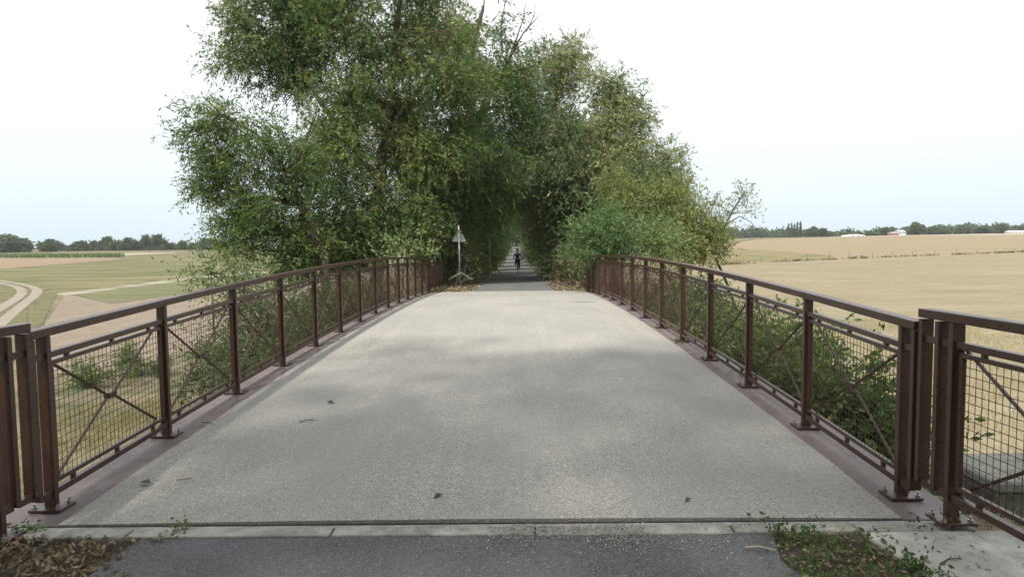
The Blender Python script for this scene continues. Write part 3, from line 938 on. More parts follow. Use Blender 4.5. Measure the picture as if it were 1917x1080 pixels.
# grey-green willows right of the path
D = 38
make_tree('willow_tree', 'grey-green willow with rounded top just right of the path mouth', 'tree', None, (2.6, D, gz(2.6, D)),
    [[(2.6, D, gz(2.6, D) - .2, 0.30), tp(1040, 400, D, 0.26), tp(1035, 300, D, 0.2), tp(1040, 200, D, 0.12), tp(1050, 110, D, 0.04)]],
    [lobe_px(1035, 120, D, 55, 35, 1.6, 24), lobe_px(1075, 130, D, 40, 40, 1.4, 18), lobe_px(1005, 190, D, 60, 55, 1.8, 34), lobe_px(1075, 210, D, 55, 60, 1.8, 36),
     lobe_px(1010, 290, D - 1, 65, 60, 2.0, 40), lobe_px(1080, 300, D - 1, 60, 60, 1.9, 38), lobe_px(1045, 380, D - 2, 60, 60, 1.8, 40), lobe_px(1070, 90, D, 25, 18, .7, 5), lobe_px(985, 250, D - .5, 45, 60, 1.4, 24)],
    'willow_grey', 104, crad=0.66, n_twig=12, n_leaf=14, dens=1.4, L=0.175, W=0.054, droop=0.5, twig_len=0.8, tint=(0.56, 0.24))
D = 34
make_tree('willow_tree', 'pale grey-green willow stepping down towards the right-hand field', 'tree', None, (5.0, D, gz(5.0, D)),
    [[(5.0, D, gz(5.0, D) - .2, 0.28), tp(1140, 420, D, 0.22), tp(1145, 320, D, 0.16), tp(1150, 240, D, 0.10), tp(1155, 170, D, 0.04)],
     [tp(1142, 380, D, 0.12), tp(1190, 340, D, 0.08), tp(1245, 320, D, 0.04)]],
    [lobe_px(1150, 190, D, 40, 42, 1.3, 22), lobe_px(1130, 160, D, 24, 22, .8, 7), lobe_px(1180, 235, D, 30, 45, 1.2, 20), lobe_px(1125, 260, D - .5, 55, 55, 1.8, 36), lobe_px(1185, 290, D - .5, 36, 45, 1.4, 26),
     lobe_px(1130, 340, D - 1, 60, 50, 1.8, 36), lobe_px(1200, 345, D - 1, 50, 40, 1.5, 28), lobe_px(1250, 310, D, 36, 32, 1.1, 18), lobe_px(1262, 350, D, 32, 36, 1.1, 17), lobe_px(1180, 400, D - 1, 70, 40, 1.6, 26)],
    'willow_grey', 105, crad=0.62, n_twig=12, n_leaf=14, dens=1.4, L=0.17, W=0.052, droop=0.4, twig_len=0.75, tint=(0.64, 0.22))

# shrubs outside the right railing
def shrub(name, label, group, x, y, z, stems, lobes, mat, seed, **kw):
    rng = np.random.default_rng(seed)
    tr = []
    for i in range(stems):
        a = rng.uniform(0, 6.28); c = np.array(lobes[i % len(lobes)][0], float)
        tr.append([(x + 0.15 * math.cos(a), y + 0.15 * math.sin(a), z - 0.15, 0.035), tuple(np.array([x, y, z]) * 0.5 + c * 0.5 + rng.normal(0, .1, 3)) + (0.024,), tuple(c) + (0.012,)])
    o = dict(crad=0.42, n_twig=9, n_leaf=13, L=0.11, W=0.034, droop=0.25, twig_len=0.5, upright=0.15)
    o.update(kw)
    return make_tree(name, label, 'shrub', group, (x, y, z), tr, lobes, mat, seed, **o)

shrub('willow_shrub', 'fresh green willow bush behind the far right railing', None, 3.9, 22.5, gz(3.9, 22.5), 6,
    [lobe_px(1122, 442, 22.5, 50, 38, 1.0, 34), lobe_px(1175, 440, 22.5, 58, 42, 1.0, 42), lobe_px(1222, 460, 22, 42, 32, .9, 24), lobe_px(1096, 462, 22.6, 24, 28, .6, 14), lobe_px(1150, 470, 22, 70, 30, .9, 30), lobe_px(1135, 405, 23, 36, 18, .7, 10)],
    'fresh', 201, tint=(0.5, 0.16), n_twig=12)
shrub('yellowing_shrub', 'tall yellowing bush with brown tips behind the green willow bush', None, 6.6, 26, gz(6.6, 26), 6,
    [lobe_px(1195, 376, 26, 66, 34, 1.1, 32), lobe_px(1262, 388, 26, 62, 40, 1.2, 40), lobe_px(1300, 425, 25.5, 46, 45, 1.1, 32), lobe_px(1265, 450, 25, 55, 40, 1.1, 30), lobe_px(1328, 455, 25.5, 34, 44, .9, 24), lobe_px(1160, 350, 27, 36, 18, .8, 9)],
    'yellow', 202, tint=(0.52, 0.24), crad=0.48, n_twig=10, dens=1.7)
bare2 = [(wpath((1335, 470, 26), (1352, 430, 26), (1376, 392, 26), (1392, 362, 26), (1398, 350, 26)), 0.022), (wpath((1350, 425, 26), (1385, 405, 26), (1405, 415, 26), (1425, 440, 26)), 0.025),
         (wpath((1372, 400, 26), (1400, 398, 26), (1432, 385, 26)), 0.018), (wpath((1345, 445, 26), (1380, 452, 26), (1418, 448, 26)), 0.02), (wpath((1340, 440, 26), (1330, 395, 26), (1345, 365, 26)), 0.02)]
make_tree('half_bare_tree', 'small half-bare tree reaching right over the dry field', 'tree', None, (8.6, 26, gz(8.6, 26)),
    [[(8.6, 26, gz(8.6, 26) - .2, 0.06), tp(1335, 470, 26, 0.045), tp(1360, 415, 26, 0.032), tp(1390, 365, 26, 0.014)]],
    [lobe_px(1392, 366, 26, 20, 20, .4, 8), lobe_px(1345, 385, 26, 24, 16, .4, 5), lobe_px(1350, 425, 26, 26, 22, .5, 7), lobe_px(1405, 395, 26, 18, 10, .3, 3), lobe_px(1335, 465, 26, 20, 20, .5, 6)],
    'yellow', 203, crad=0.30, n_twig=5, n_leaf=8, L=0.09, W=0.034, droop=0.1, twig_len=0.35, tint=(0.5, 0.25), bare=bare2, dens=1.8)
rs = [(3.75, 8.2, 0.30, 0.7, 'dense green bush behind the first panel of the right railing'), (3.75, 10.2, 0.35, 0.8, 'dense green bush behind the second panel of the right railing'),
      (4.0, 12.4, 0.4, 0.9, 'leafy bush behind the third and fourth panels of the right railing'), (3.9, 14.9, 0.35, 0.9, 'leafy bush behind the middle of the right railing'),
      (4.1, 17.6, 0.6, 1.0, 'leafy bush behind the right railing, last before the fresh green willow bush')]
for i, (x, y, top, r, lab) in enumerate(rs):
    zb = gz(x, y)
    h = top - zb
    lob = [((x, y, top - 0.55), (r, 1.0, 0.5), 24), ((x + .3, y + .3, zb + h * .45), (r, 1.1, h * .3), 26), ((x - .25, y - .4, zb + h * .3), (r * .75, .9, h * .26), 16), ((x + .1, y - .1, zb + h * .75), (r * .9, 1.0, h * .2), 18)]
    shrub('bank_shrub', lab, 'bushes along the outside of the right railing', x, y, zb, 5, lob, 'willow' if i != 2 else 'yellow', 210 + i, L=0.10, W=0.042, tint=(0.42, 0.2) if i % 2 else (0.3, 0.2), n_twig=10, n_leaf=12, dens=2.3)

# left bank: sprig bush above the railing, dark bushes further on
sx, sy = -5.6, 13.0
zb = gz(sx, sy)
shrub('bank_shrub', 'loose grey-green bush sticking up above the left railing beside the fields', 'bushes along the outside of the left railing', sx, sy, zb, 5,
    [lobe_px(395, 510, 13, 36, 26, .5, 11), lobe_px(450, 545, 13, 45, 36, .6, 13), lobe_px(490, 600, 13.4, 45, 60, .8, 26), lobe_px(430, 590, 13, 50, 40, .7, 14), lobe_px(480, 660, 13, 50, 40, .8, 18), lobe_px(430, 500, 13, 24, 18, .4, 5)],
    'willow_grey', 230, tint=(0.35, 0.16), n_twig=8, n_leaf=12, L=0.09, W=0.028)
for i, (x, y, top, r, lab) in enumerate([(-5.0, 16.5, 0.35, 1.0, 'dark bush behind the left railing, next after the loose grey-green bush'), (-4.7, 19.2, 0.5, 1.1, 'dark bush behind the left railing below the sparse willow'),
                                         (-4.9, 22.0, 0.6, 1.2, 'dark bush behind the left railing below the tallest willow'),
                                         (-5.9, 15.0, -0.35, 1.1, 'low dark bush below the loose grey-green bush left of the railing'), (-5.6, 18.2, 0.2, 1.2, 'dark bush set back from the left railing, left of the sparse willow foot')]):
    zb = gz(x, y); h = top - zb
    lob = [((x, y, top - 0.6), (r, 1.1, 0.6), 26), ((x - .2, y, zb + h * .5), (r, 1.2, h * .3), 30), ((x + .2, y - .3, zb + h * .25), (r, 1.1, h * .25), 20)]
    shrub('bank_shrub', lab, 'bushes along the outside of the left railing', x, y, zb, 5, lob, 'dark', 240 + i, tint=(0.45, 0.2), dens=2.2, n_twig=10)
for i, (px, py, rx, ry, lab) in enumerate([(165, 725, 60, 40, 'low round green bush down the left bank behind the first panel'), (262, 705, 55, 36, 'low green bush down the left bank behind the second panel'), (395, 680, 30, 20, 'small green bush down the left bank behind the third panel')]):
    gxy = G(px, py, zground, 5, 60)
    zb = gz(*gxy); dd = gxy[1]; k = dd / F_PX
    shrub('slope_shrub', lab, 'bushes down the left bank', gxy[0], dd, zb, 4, [((gxy[0], dd, zb + ry * k), (rx * k, .8, ry * k), 26), ((gxy[0] + .3, dd + .3, zb + ry * k * .5), (rx * k * 1.2, .9, ry * k * .5), 18)], 'willow', 250 + i, tint=(0.45, 0.18), L=0.1, crad=0.3, twig_len=0.32)
# leafy spray hanging over the far left railing
shrub('leafy_spray', 'pale green leafy spray hanging over the far left railing', None, -4.3, 24.6, gz(-4.3, 24.6), 2,
    [lobe_px(765, 455, 24, 26, 22, .4, 8), lobe_px(735, 478, 23, 24, 14, .3, 5), lobe_px(790, 470, 24, 20, 12, .3, 4)], 'fresh', 260, L=0.13, W=0.06, tint=(0.75, 0.12), n_twig=5, n_leaf=9, crad=0.3)

# ---- the rows that close over the path
def tunnel_proto(name, side, seed, mat, tint):
    rng = np.random.default_rng(seed)
    tr = [[(0, 0, -0.2, 0.2), (0.1, 0, 2.0, 0.16), (-side * 0.4, 0.1, 4.2, 0.11), (-side * 0.9, 0, 7.5, 0.04)], [(0.1, 0, 1.6, 0.09), (side * 0.7, 0.3, 3.6, 0.06), (side * 0.9, 0.4, 5.6, 0.03)]]
    s = -side      # towards the path
    lob = [((s * 0.3, 0, 0.9), (0.95, 1.7, 0.9), 26), ((s * 0.2, .5, 2.4), (1.2, 1.7, 1.2), 36), ((s * 0.9, -.3, 4.2), (1.5, 1.8, 1.0), 38), ((s * 2.2, 0, 5.2), (1.5, 1.8, .8), 30), ((s * 0.6, .2, 6.0), (1.7, 1.9, 1.3), 36), ((side * 1.0, 0, 4.6), (1.4, 1.8, 1.7), 28), ((side * 1.0, 0, 2.0), (1.3, 1.8, 1.4), 24), ((s * 1.2, 0, 7.2), (1.4, 1.6, .9), 20), ((s * 2.9, .2, 4.7), (.9, 1.2, .5), 7)]
    return make_tree(name, None, 'tree', None, (0, 0, 0), tr, lob, mat, seed, crad=0.62, n_twig=8, n_leaf=12, L=0.17, W=0.06, droop=0.5, twig_len=0.75, tint=tint, dens=1.35)

def copy_tree(o, loc, rz=0.0, sc=1.0, label=None):
    def rec(a, par):
        c = a.copy(); COL.objects.link(c); c.parent = par
        for ch in a.children: rec(ch, c)
        return c
    r = rec(o, None)
    r.location = loc; r.rotation_euler = (0, 0, rz); r.scale = (sc, sc, sc)
    if label: r['label'] = label
    return r
ordn = ['first', 'second', 'third', 'fourth', 'fifth', 'sixth', 'seventh', 'eighth', 'ninth', 'tenth', 'eleventh', 'twelfth']
for side, nm, mat, tint, seed in ((-1, 'left', 'willow', (0.36, 0.22), 301), (1, 'right', 'willow_grey', (0.26, 0.18), 302)):
    pr = tunnel_proto('path_tree', side, seed, mat, tint)
    pr['group'] = 'trees lining the shaded path'
    ysT = [30.5, 35.0, 39.5, 44.5, 50, 57, 65, 75, 87, 102, 120, 142] if side < 0 else [33.0, 37.5, 42, 47, 53, 60, 69, 80, 93, 109, 128, 150]
    for i, y in enumerate(ysT):
        x = (-3.55 if side < 0 else 3.35) + random.uniform(-.2, .2)
        if y > 42: x *= 0.86
        if y > 62: x *= 0.88
        s = random.uniform(0.88, 1.12)
        lab = '%s tree from the bridge in the %s row along the shaded path' % (ordn[i], nm)
        if i == 0:
            pr.location = (x, y, float(zpath(y)) - .05); pr['label'] = lab
        else:
            copy_tree(pr, (x, y, float(zpath(y)) - .05), random.uniform(-.35, .35), s, lab)
    for i, y in enumerate([-5.0, -9.5, -15, -21, -28]):  # unseen tree rows behind the viewpoint, added to darken the facing railing posts
        x = (-4.3 if side < 0 else 4.1) + random.uniform(-.2, .2)
        copy_tree(pr, (x, y, 0.0), random.uniform(-.3, .3), random.uniform(1.0, 1.2), '%s unseen tree back from the viewpoint in the %s row behind it' % (ordn[i], nm))
# growth that closes the far end of the alley
pr2 = make_tree('end_tree', 'bushy tree closing the far end of the shaded path', 'tree', None, (0.3, 170, float(zpath(170))), [[(0.3, 170, 0.4, .3), (0.3, 170, 6, .1)]],
    [((0.3, 170, 2.6), (4.5, 1.6, 2.3), 80), ((0.3, 170, 6.5), (5.5, 2, 3.5), 90)], 'willow', 333, crad=1.0, n_twig=10, n_leaf=12, L=0.35, W=0.16, twig_len=1.2)

# brushwood at the mouth of the alley
shrub('brushwood', 'brown dry brushwood heap behind the warning sign', None, -2.75, 29.5, gz(-2.75, 29.5), 6,
    [lobe_px(875, 490, 29.5, 22, 30, .7, 16), lobe_px(895, 505, 31, 16, 14, .8, 8), lobe_px(872, 455, 30, 20, 22, .6, 10)], 'brush', 270, L=0.08, W=0.03, droop=0.3, tint=(0.45, 0.2), n_twig=8, n_leaf=8, twig_r=0.008, bark='dead_wood', crad=0.36)
shrub('brushwood', 'dark brown dry bramble heap beside the far right railing', None, 2.4, 27.5, gz(2.4, 27.5), 6,
    [lobe_px(1062, 490, 27.5, 22, 30, .8, 20), lobe_px(1045, 515, 29, 22, 12, .8, 8), lobe_px(1075, 455, 28, 18, 26, .6, 12)], 'brush', 271, L=0.08, W=0.03, droop=0.3, tint=(0.15, 0.15), n_twig=8, n_leaf=8, twig_r=0.008, crad=0.36)
shrub('climbing_shrub', 'leafy creeper growing over the short far right railing', None, 2.9, 26.2, gz(2.9, 26.2), 3,
    [lobe_px(1098, 515, 25.5, 12, 28, .4, 10), lobe_px(1090, 490, 26, 12, 16, .4, 6)], 'willow', 272, L=0.09, W=0.04, tint=(0.65, 0.15), crad=0.28, n_twig=6, n_leaf=9)

# trees on the near side, behind the viewer, that throw the dappled shade on the deck
def shade_tree(x, y, h, lab, seed, lobes):
    z = gz(x, y)
    return make_tree('path_tree', lab, 'tree', 'trees on the near side of the bridge', (x, y, z), [[(x, y, z - .2, .26), (x, y, z + h * .4, .2), (x + .4, y + .6, z + h * .8, .08)]], lobes, 'willow', seed, crad=0.75, n_twig=7, n_leaf=10, L=0.2, W=0.075, twig_len=0.8, dens=1.7)
shade_tree(-5.2, -2.6, 13, 'tall leafy tree left of the path behind the viewpoint', 401, [((-4.4, -1.4, 9.0), (2.6, 2.4, 1.6), 40), ((-3.0, -0.2, 11.0), (2.6, 2.6, 1.3), 34), ((-4.8, -3.2, 7.0), (2.0, 2.0, 1.5), 30), ((-4.0, 0.8, 12.6), (2.2, 2.2, 1.0), 26), ((-5.6, -0.4, 10.4), (2.0, 2.2, 1.2), 30), ((-5.4, 1.2, 11.8), (1.8, 2.0, 1.0), 18)])
shade_tree(-4.6, -8.0, 13, 'leafy tree further back on the left behind the viewpoint', 402, [((-3.0, -6.5, 8.0), (2.8, 2.6, 2.2), 50), ((-2.0, -4.5, 10.5), (2.6, 2.4, 1.5), 36), ((-1.0, -6.0, 12.4), (2.6, 2.4, 1.2), 30), ((-2.0, -2.4, 11.6), (2.2, 2.2, 1.0), 28)])
shade_tree(4.4, -3.4, 12, 'leafy tree right of the path behind the viewpoint', 403, [((2.6, -2.4, 8.6), (2.4, 2.4, 1.6), 34), ((1.2, -1.0, 10.8), (2.2, 2.4, 1.2), 28), ((3.4, -0.6, 11.4), (1.8, 2.0, 1.1), 16), ((-0.8, 0.4, 12.0), (2.0, 2.0, .9), 22)])

# ------------------------------------------------------------------ far trees
def far_proto(seed, mat, lob, tint):
    rng = np.random.default_rng(seed)
    return make_tree('field_tree', None, 'tree', None, (0, 0, 0), [[(0, 0, -.5, .05), (0, 0, .3, .04), (0, 0, .6, .02)]], lob, mat, seed, crad=0.12, n_twig=10, n_leaf=8, L=0.085, W=0.055, droop=0.2, twig_len=0.10, dens=2.0, tint=tint, twig_r=0.004)
prot = [far_proto(501, 'far_leaf', [((0, 0, .55), (.46, .46, .42), 40), ((-.2, 0, .35), (.32, .35, .3), 16), ((.22, 0, .4), (.3, .35, .3), 16)], (0.35, 0.15)),
        far_proto(502, 'far_leaf', [((0, 0, .6), (.34, .36, .38), 26), ((-.2, 0, .32), (.3, .35, .28), 14), ((.25, 0, .45), (.26, .3, .32), 14), ((.05, 0, .9), (.15, .2, .12), 5)], (0.5, 0.15)),
        far_proto(503, 'far_leaf', [((0, 0, .5), (.16, .16, .5), 30)], (0.35, 0.12)),
        far_proto(504, 'far_leaf', [((0, 0, .5), (.5, .4, .34), 24), ((.3, 0, .3), (.4, .4, .28), 14), ((-.35, 0, .28), (.4, .4, .26), 14), ((-.1, 0, .75), (.2, .25, .2), 8)], (0.45, 0.15))]
used = [False] * 4
def far_tree(kind, cx, top, base, w, D, label, group):
    b = P(cx, base, D); t = P(cx, top, D)
    h = (t[2] - b[2]); wd = w * D / F_PX
    z = min(b[2], float(zfield(b[0], D))) - 0.2
    h = t[2] - z
    if used[kind]:
        o = copy_tree(prot[kind], (b[0], D, z), random.uniform(0, 6.28), 1.0, label)
    else:
        o = prot[kind]; used[kind] = True
        o.location = (b[0], D, z); o['label'] = label
    bw = {0: 1.02, 1: 0.95, 2: 0.42, 3: 1.4}[kind]
    o.scale = (wd / bw, wd / bw, h * 1.0)
    o['group'] = group
LT = [(0, 25, 438, 474, 66, 360, 'large dark round tree at the far left edge of the fields'), (0, 92, 447, 473, 42, 365, 'round tree standing alone, second from the left on the horizon'),
      (3, 122, 458, 472, 22, 400, 'low bush in the gap right of the second horizon tree'), (1, 150, 453, 472, 36, 380, 'first tree of the left far hedge, just after the gap'),
      (3, 178, 450, 472, 34, 385, 'second tree of the left far hedge'), (1, 200, 446, 472, 30, 380, 'third tree of the left far hedge'), (3, 222, 451, 472, 36, 378, 'fourth tree of the left far hedge'),
      (0, 240, 444, 472, 36, 376, 'fifth tree of the left far hedge, rounded'), (3, 260, 453, 472, 30, 380, 'sixth tree of the left far hedge'), (1, 276, 443, 472, 24, 374, 'seventh tree of the left far hedge, tall'),
      (1, 298, 442, 472, 32, 374, 'eighth tree of the left far hedge, tall and wide'), (3, 322, 454, 472, 34, 382, 'ninth tree of the left far hedge, low'), (3, 342, 450, 472, 34, 380, 'tenth tree of the left far hedge'),
      (0, 364, 454, 471.5, 30, 380, 'eleventh tree of the left far hedge'), (1, 387, 448, 471.5, 34, 378, 'twelfth tree of the left far hedge, nearly touching the willow'), (3, 412, 450, 471, 40, 380, 'last far hedge tree before the sparse willow hides the rest'),
      (3, 445, 452, 471, 44, 380, 'far hedge tree partly hidden by the sparse willow'), (1, 480, 452, 471, 40, 384, 'far hedge tree showing through the sparse willow')]
for k, cx, t, bs, w, D, lab in LT: far_tree(k, cx, t, bs, w, D, lab, 'trees on the left horizon')
RT = [(2, 1476, 421, 446, 3.4, 470, 'leftmost poplar of the row on the right horizon'), (2, 1481.5, 420, 446, 3.2, 470, 'second poplar of the row on the right horizon'), (2, 1487, 421.5, 446, 3.4, 471, 'third poplar of the row on the right horizon'),
      (2, 1492.5, 418.5, 446, 3.6, 470, 'fourth poplar of the row on the right horizon'), (2, 1498, 417.5, 446, 3.8, 470, 'rightmost poplar of the row on the right horizon'),
      (0, 1521, 423, 446, 20, 465, 'dark round tree just right of the poplar row'), (3, 1540, 427, 446, 24, 468, 'low wide tree next to the dark round tree right of the poplars'),
      (3, 1630, 436, 443, 34, 440, 'low pale green bush between the white tunnels and the house'), (1, 1657, 427, 443, 22, 445, 'tree immediately left of the small white house'), (0, 1668, 424, 443, 18, 470, 'bushy tree behind the small white house'),
      (0, 1717, 415, 441, 30, 445, 'tallest tree on the right horizon, right of the small house'), (3, 1745, 424, 440, 34, 450, 'wide tree right of the tallest horizon tree'), (0, 1766, 426, 440, 22, 440, 'round bush in the middle of the far right hedge'),
      (3, 1800, 424, 439, 40, 455, 'wide tree in the far right hedge'), (0, 1876, 419, 437, 22, 425, 'dark round tree beside the far barn'), (1, 1840, 426, 438, 30, 455, 'tree left of the dark round tree by the barn'),
      (0, 1915, 421, 437, 18, 470, 'tree behind the far barn at the right edge')]
for k, cx, t, bs, w, D, lab in RT: far_tree(k, cx, t, bs, w, D, lab, 'trees on the right horizon')
# the wood behind them reads as one mass
rng = np.random.default_rng(77)
cs, os_, rr = [], [], []
for x in np.arange(1340, 2100, 1.7):
    top = np.interp(x, [1340, 1380, 1440, 1560, 1620, 1700, 1800, 1917, 2100], [431, 430, 431, 434, 434, 430, 424, 423, 420]) + 2.5 * math.sin(x * .11) + 1.5 * math.sin(x * .37) + rng.normal(0, 1)
    base = np.interp(x, [1340, 1600, 1917, 2100], [450, 443, 437, 433]) + 2
    for yy in np.arange(top + 2, base + 3, 3.2):
        D = rng.uniform(560, 600)
        cs.append(P(x, yy, D)); os_.append(unit(rng.normal(0, 1, 3))); rr.append(1.7)
q, t = leaves(rng, np.array(cs), np.array(rr), np.array(os_), 7, 6, 1.3, 1.0, 0.1, 1.3, rng.normal(0.4, 0.14, len(cs)))
o = link('far_wood', quads_mesh('far_wood', q, t), M['far_leaf'], kind='stuff')
tag(o, 'long dark wood along the right horizon behind the tan field', 'wood')
cs = []
for x in np.arange(128, 1000, 4.5):
    if 855 < x: break
    top = 466 + 2 * math.sin(x * .05) + rng.normal(0, .8)
    for yy in np.arange(top, 473, 3.5): cs.append(P(x, yy, rng.uniform(430, 460)))
q, t = leaves(rng, np.array(cs), np.full(len(cs), 1.5), unit(rng.normal(0, 1, (len(cs), 3))), 6, 6, 0.9, 0.6, 0.1, 1.2, rng.normal(0.4, 0.14, len(cs)))
o = link('far_hedge', quads_mesh('far_hedge', q, t), M['far_leaf'], kind='stuff')
tag(o, 'continuous low hedge filling in behind the left horizon trees', 'hedge')

# maize strip on the far left: upright blades
n = 9000
a0, a1 = np.array(G(-420, 483.2)), np.array(G(232, 481.5)); b0, b1 = np.array(G(-420, 479.5)), np.array(G(225, 479))
u = rng.uniform(0, 1, n); vv = rng.uniform(0, 1, n) ** 1.5
xy = (a0 * (1 - u)[:, None] + a1 * u[:, None]) * (1 - vv)[:, None] + (b0 * (1 - u)[:, None] + b1 * u[:, None]) * vv[:, None]
z0 = zfield(xy[:, 0], xy[:, 1])
hh = rng.uniform(.8, 1.25, n); ww = rng.uniform(.25, .5, n); an = rng.uniform(0, 3.14, n)
dx = np.stack([np.cos(an), np.sin(an), 0 * an], 1) * ww[:, None]
bs = np.stack([xy[:, 0], xy[:, 1], z0], 1)
tipv = bs + np.stack([rng.normal(0, .25, n), rng.normal(0, .25, n), hh], 1)
q = np.stack([bs - dx, bs + dx, tipv + dx * .5, tipv - dx * .5], 1)
o = link('maize_strip', quads_mesh('maize_strip', q, rng.uniform(.3, 1, n)), M['fresh'], kind='stuff')
tag(o, 'strip of green maize below the left horizon trees', 'maize')

# ------------------------------------------------------------------ far buildings
M['white_wall'] = m_simple('white_render', (0.72, 0.72, 0.72), 0.8, 0.2)
M['red_wall'] = m_simple('red_brick_far', (0.40, 0.16, 0.13), 0.9, 0.1)
M['slate'] = m_simple('slate_roof', (0.30, 0.31, 0.34), 0.6, 0.3)
M['film'] = m_simple('white_film', (0.78, 0.79, 0.78), 0.4, 0.4)
M['window'] = m_simple('dark_glass', (0.05, 0.06, 0.07), 0.15, 0.5)
def house(cx, base, wpx, hpx, roof_px, D, label, wall, roofm, wins=2):
    b = P(cx, base, D); k = D / F_PX
    w, h, r = wpx * k / 2, hpx * k, roof_px * k
    z = b[2] - 0.8; d = 3.0
    root = empty('farm_building', (b[0], D, z), label, 'building')
    mb = MB(); mb.box(b[0] - w, b[0] + w, D - d, D + d, z, b[2] + h); mb.build('wall', M[wall], root)
    mb = MB()
    zt = b[2] + h + 0.003
    x0, x1 = b[0] - w - .25, b[0] + w + .25
    mb.add([(x0, D - d - .3, zt), (x1, D - d - .3, zt), (x1, D + d + .3, zt), (x0, D + d + .3, zt), (x0, D, zt + r), (x1, D, zt + r)], [(0, 1, 5, 4), (2, 3, 4, 5), (0, 4, 3), (1, 2, 5), (3, 2, 1, 0)])
    mb.build('roof', M[roofm], root)
    for i in range(wins):
        xw = b[0] - w + (i + 0.5) * 2 * w / wins
        mb = MB(); mb.box(xw - .45, xw + .45, D - d - .03, D - d + .02, b[2] + h * .3, b[2] + h * .75); mb.build('window', M['window'], root)
    return root
house(1684, 439.5, 13, 4.5, 4.5, 432, 'small white house with grey roof on the right horizon', 'white_wall', 'slate')
house(1672, 440, 12, 3.0, 2.6, 430, 'low red shed left of the small white house', 'red_wall', 'slate', 1)
house(1903, 437, 34, 2.6, 2.6, 420, 'long low pale barn at the right edge of the horizon', 'white_wall', 'film', 5)
for i, (cx, w, lab) in enumerate([(1588, 12, 'left white film tunnel at the edge of the tan field'), (1598, 12, 'middle white film tunnel at the edge of the tan field'), (1607, 11, 'right white film tunnel at the edge of the tan field')]):
    D = 425; b = P(cx, 444, D); k = D / F_PX
    mb = MB(); prof = []
    v, f = [], []
    for y in (D - 6, D + 6):
        for j in range(9):
            a = math.pi * j / 8
            v.append((b[0] + math.cos(a) * w * k / 2, y, b[2] - .4 + math.sin(a) * (1.7 + .4 * (i == 1))))
    for j in range(8): f.append((j, j + 1, j + 10, j + 9))
    f.append(tuple(range(8, -1, -1))); f.append(tuple(range(9, 18)))
    mb.add(v, f)
    root = empty('film_tunnel', (b[0], D, b[2] - .4), lab, 'greenhouse', 'white film tunnels')
    mb.build('cover', M['film'], root)
    mb = MB(); mb.box(b[0] - .7, b[0] + .7, D - 6.06, D - 6.005, b[2] - .5, b[2] + 0.9); mb.build('door', M['window'], root)

# ------------------------------------------------------------------ pasture fence on the right
M['old_wood'] = m_bark('weathered_wood', (0.12, 0.11, 0.095), (0.26, 0.24, 0.21))
fence = empty('wire_fence', G(1550, 488) + (0,), 'thin post and wire fence with weeds between the two dry fields', 'fence')
fp = []
for x in (1345, 1380, 1425, 1470, 1512, 1552, 1590, 1613, 1633, 1670, 1708, 1750, 1790, 1828, 1863, 1881, 1899, 1917, 1960, 2010):
    y = np.interp(x, [1350, 1600, 1917, 2400], [497, 485, 473, 456])
    w = G(x, y - 0.3); fp.append((w[0], w[1], float(zfield(*w))))
fence.location = fp[7]
for (x, y, z) in fp:
    h = random.uniform(.5, .95); l = random.uniform(-.06, .06)
    mb = MB(); mb.tube([(x, y, z - .2), (x + l, y, z + h)], [.04, .032], 6); mb.build('fence_post', M['old_wood'], fence)
for h in (.35, .65):
    mb = MB(); mb.tube([(x, y, z + h) for x, y, z in fp], .008, 3, False); mb.build('wire', M['bolt'], fence)
fpa = np.array(fp)
n = 500
tt = rng.uniform(0, len(fp) - 1.01, n); i0 = tt.astype(int)
c = fpa[i0] * (1 - (tt - i0))[:, None] + fpa[i0 + 1] * (tt - i0)[:, None]
c += rng.normal(0, 1, (n, 3)) * np.array([.3, .35, 0]); c[:, 2] += rng.uniform(0, .05, n)
thick = (np.sin(tt * 2.1) + np.sin(tt * 5.3) > -0.6); c = c[thick]
q, t = leaves(rng, c, np.full(len(c), .13), unit(rng.normal(0, 1, (len(c), 3))), 4, 5, .12, .06, .1, .16, rng.normal(.45, .2, len(c)), .5)
o = link('fence_weeds', quads_mesh('fence_weeds', q, t), M['brush'], kind='stuff')
tag(o, 'line of rough weeds along the wire fence', 'weeds')

# ------------------------------------------------------------------ warning sign seen from behind
M['galv'] = m_simple('galvanised_steel', (0.42, 0.44, 0.46), 0.4, 0.5, 0.6, 0.08, 12)
M['sign_back'] = m_simple('sign_back_grey', (0.34, 0.36, 0.37), 0.5, 0.4, 0.3, 0.1, 5)
D = 28.0
sb = P(861, 523, D); st = P(858.5, 422, D)
zb = gz(sb[0], D)
sign = empty('warning_sign', (sb[0], D, zb), 'triangular warning sign on a grey post, seen from behind', 'sign')
mb = MB(); mb.tube([(sb[0], D, zb - .1), (st[0], D, st[2])], .034, 10); mb.build('post', M['galv'], sign, smooth=True)
ca, cb_, cc = P(859.3, 426, D), P(845.5, 452.5, D), P(873, 452.5, D)
cen = (ca + cb_ + cc) / 3
def tri(sc, y, r):
    pts = []
    cs_ = [cen + (q_ - cen) * sc for q_ in (ca, cb_, cc)]
    for i in range(3):
        p0, p1, p2 = cs_[i - 1], cs_[i], cs_[(i + 1) % 3]
        d0 = unit(p0 - p1); d2 = unit(p2 - p1)
        for a in (0, .33, .67, 1): 
            q0 = p1 + d0 * r; q2 = p1 + d2 * r
            m = (1 - a) ** 2 * q0 + 2 * a * (1 - a) * p1 + a * a * q2
            pts.append((m[0], y, m[2]))
    return pts
mb = MB()
A, B = tri(1.0, D + .040, .06), tri(1.0, D + .058, .06)
mb.add(A + B, [tuple(range(12)), tuple(range(23, 11, -1))] + [(i, (i + 1) % 12, 12 + (i + 1) % 12, 12 + i) for i in range(12)])
face = mb.build('sign_plate', M['sign_back'], sign)
mb = MB()
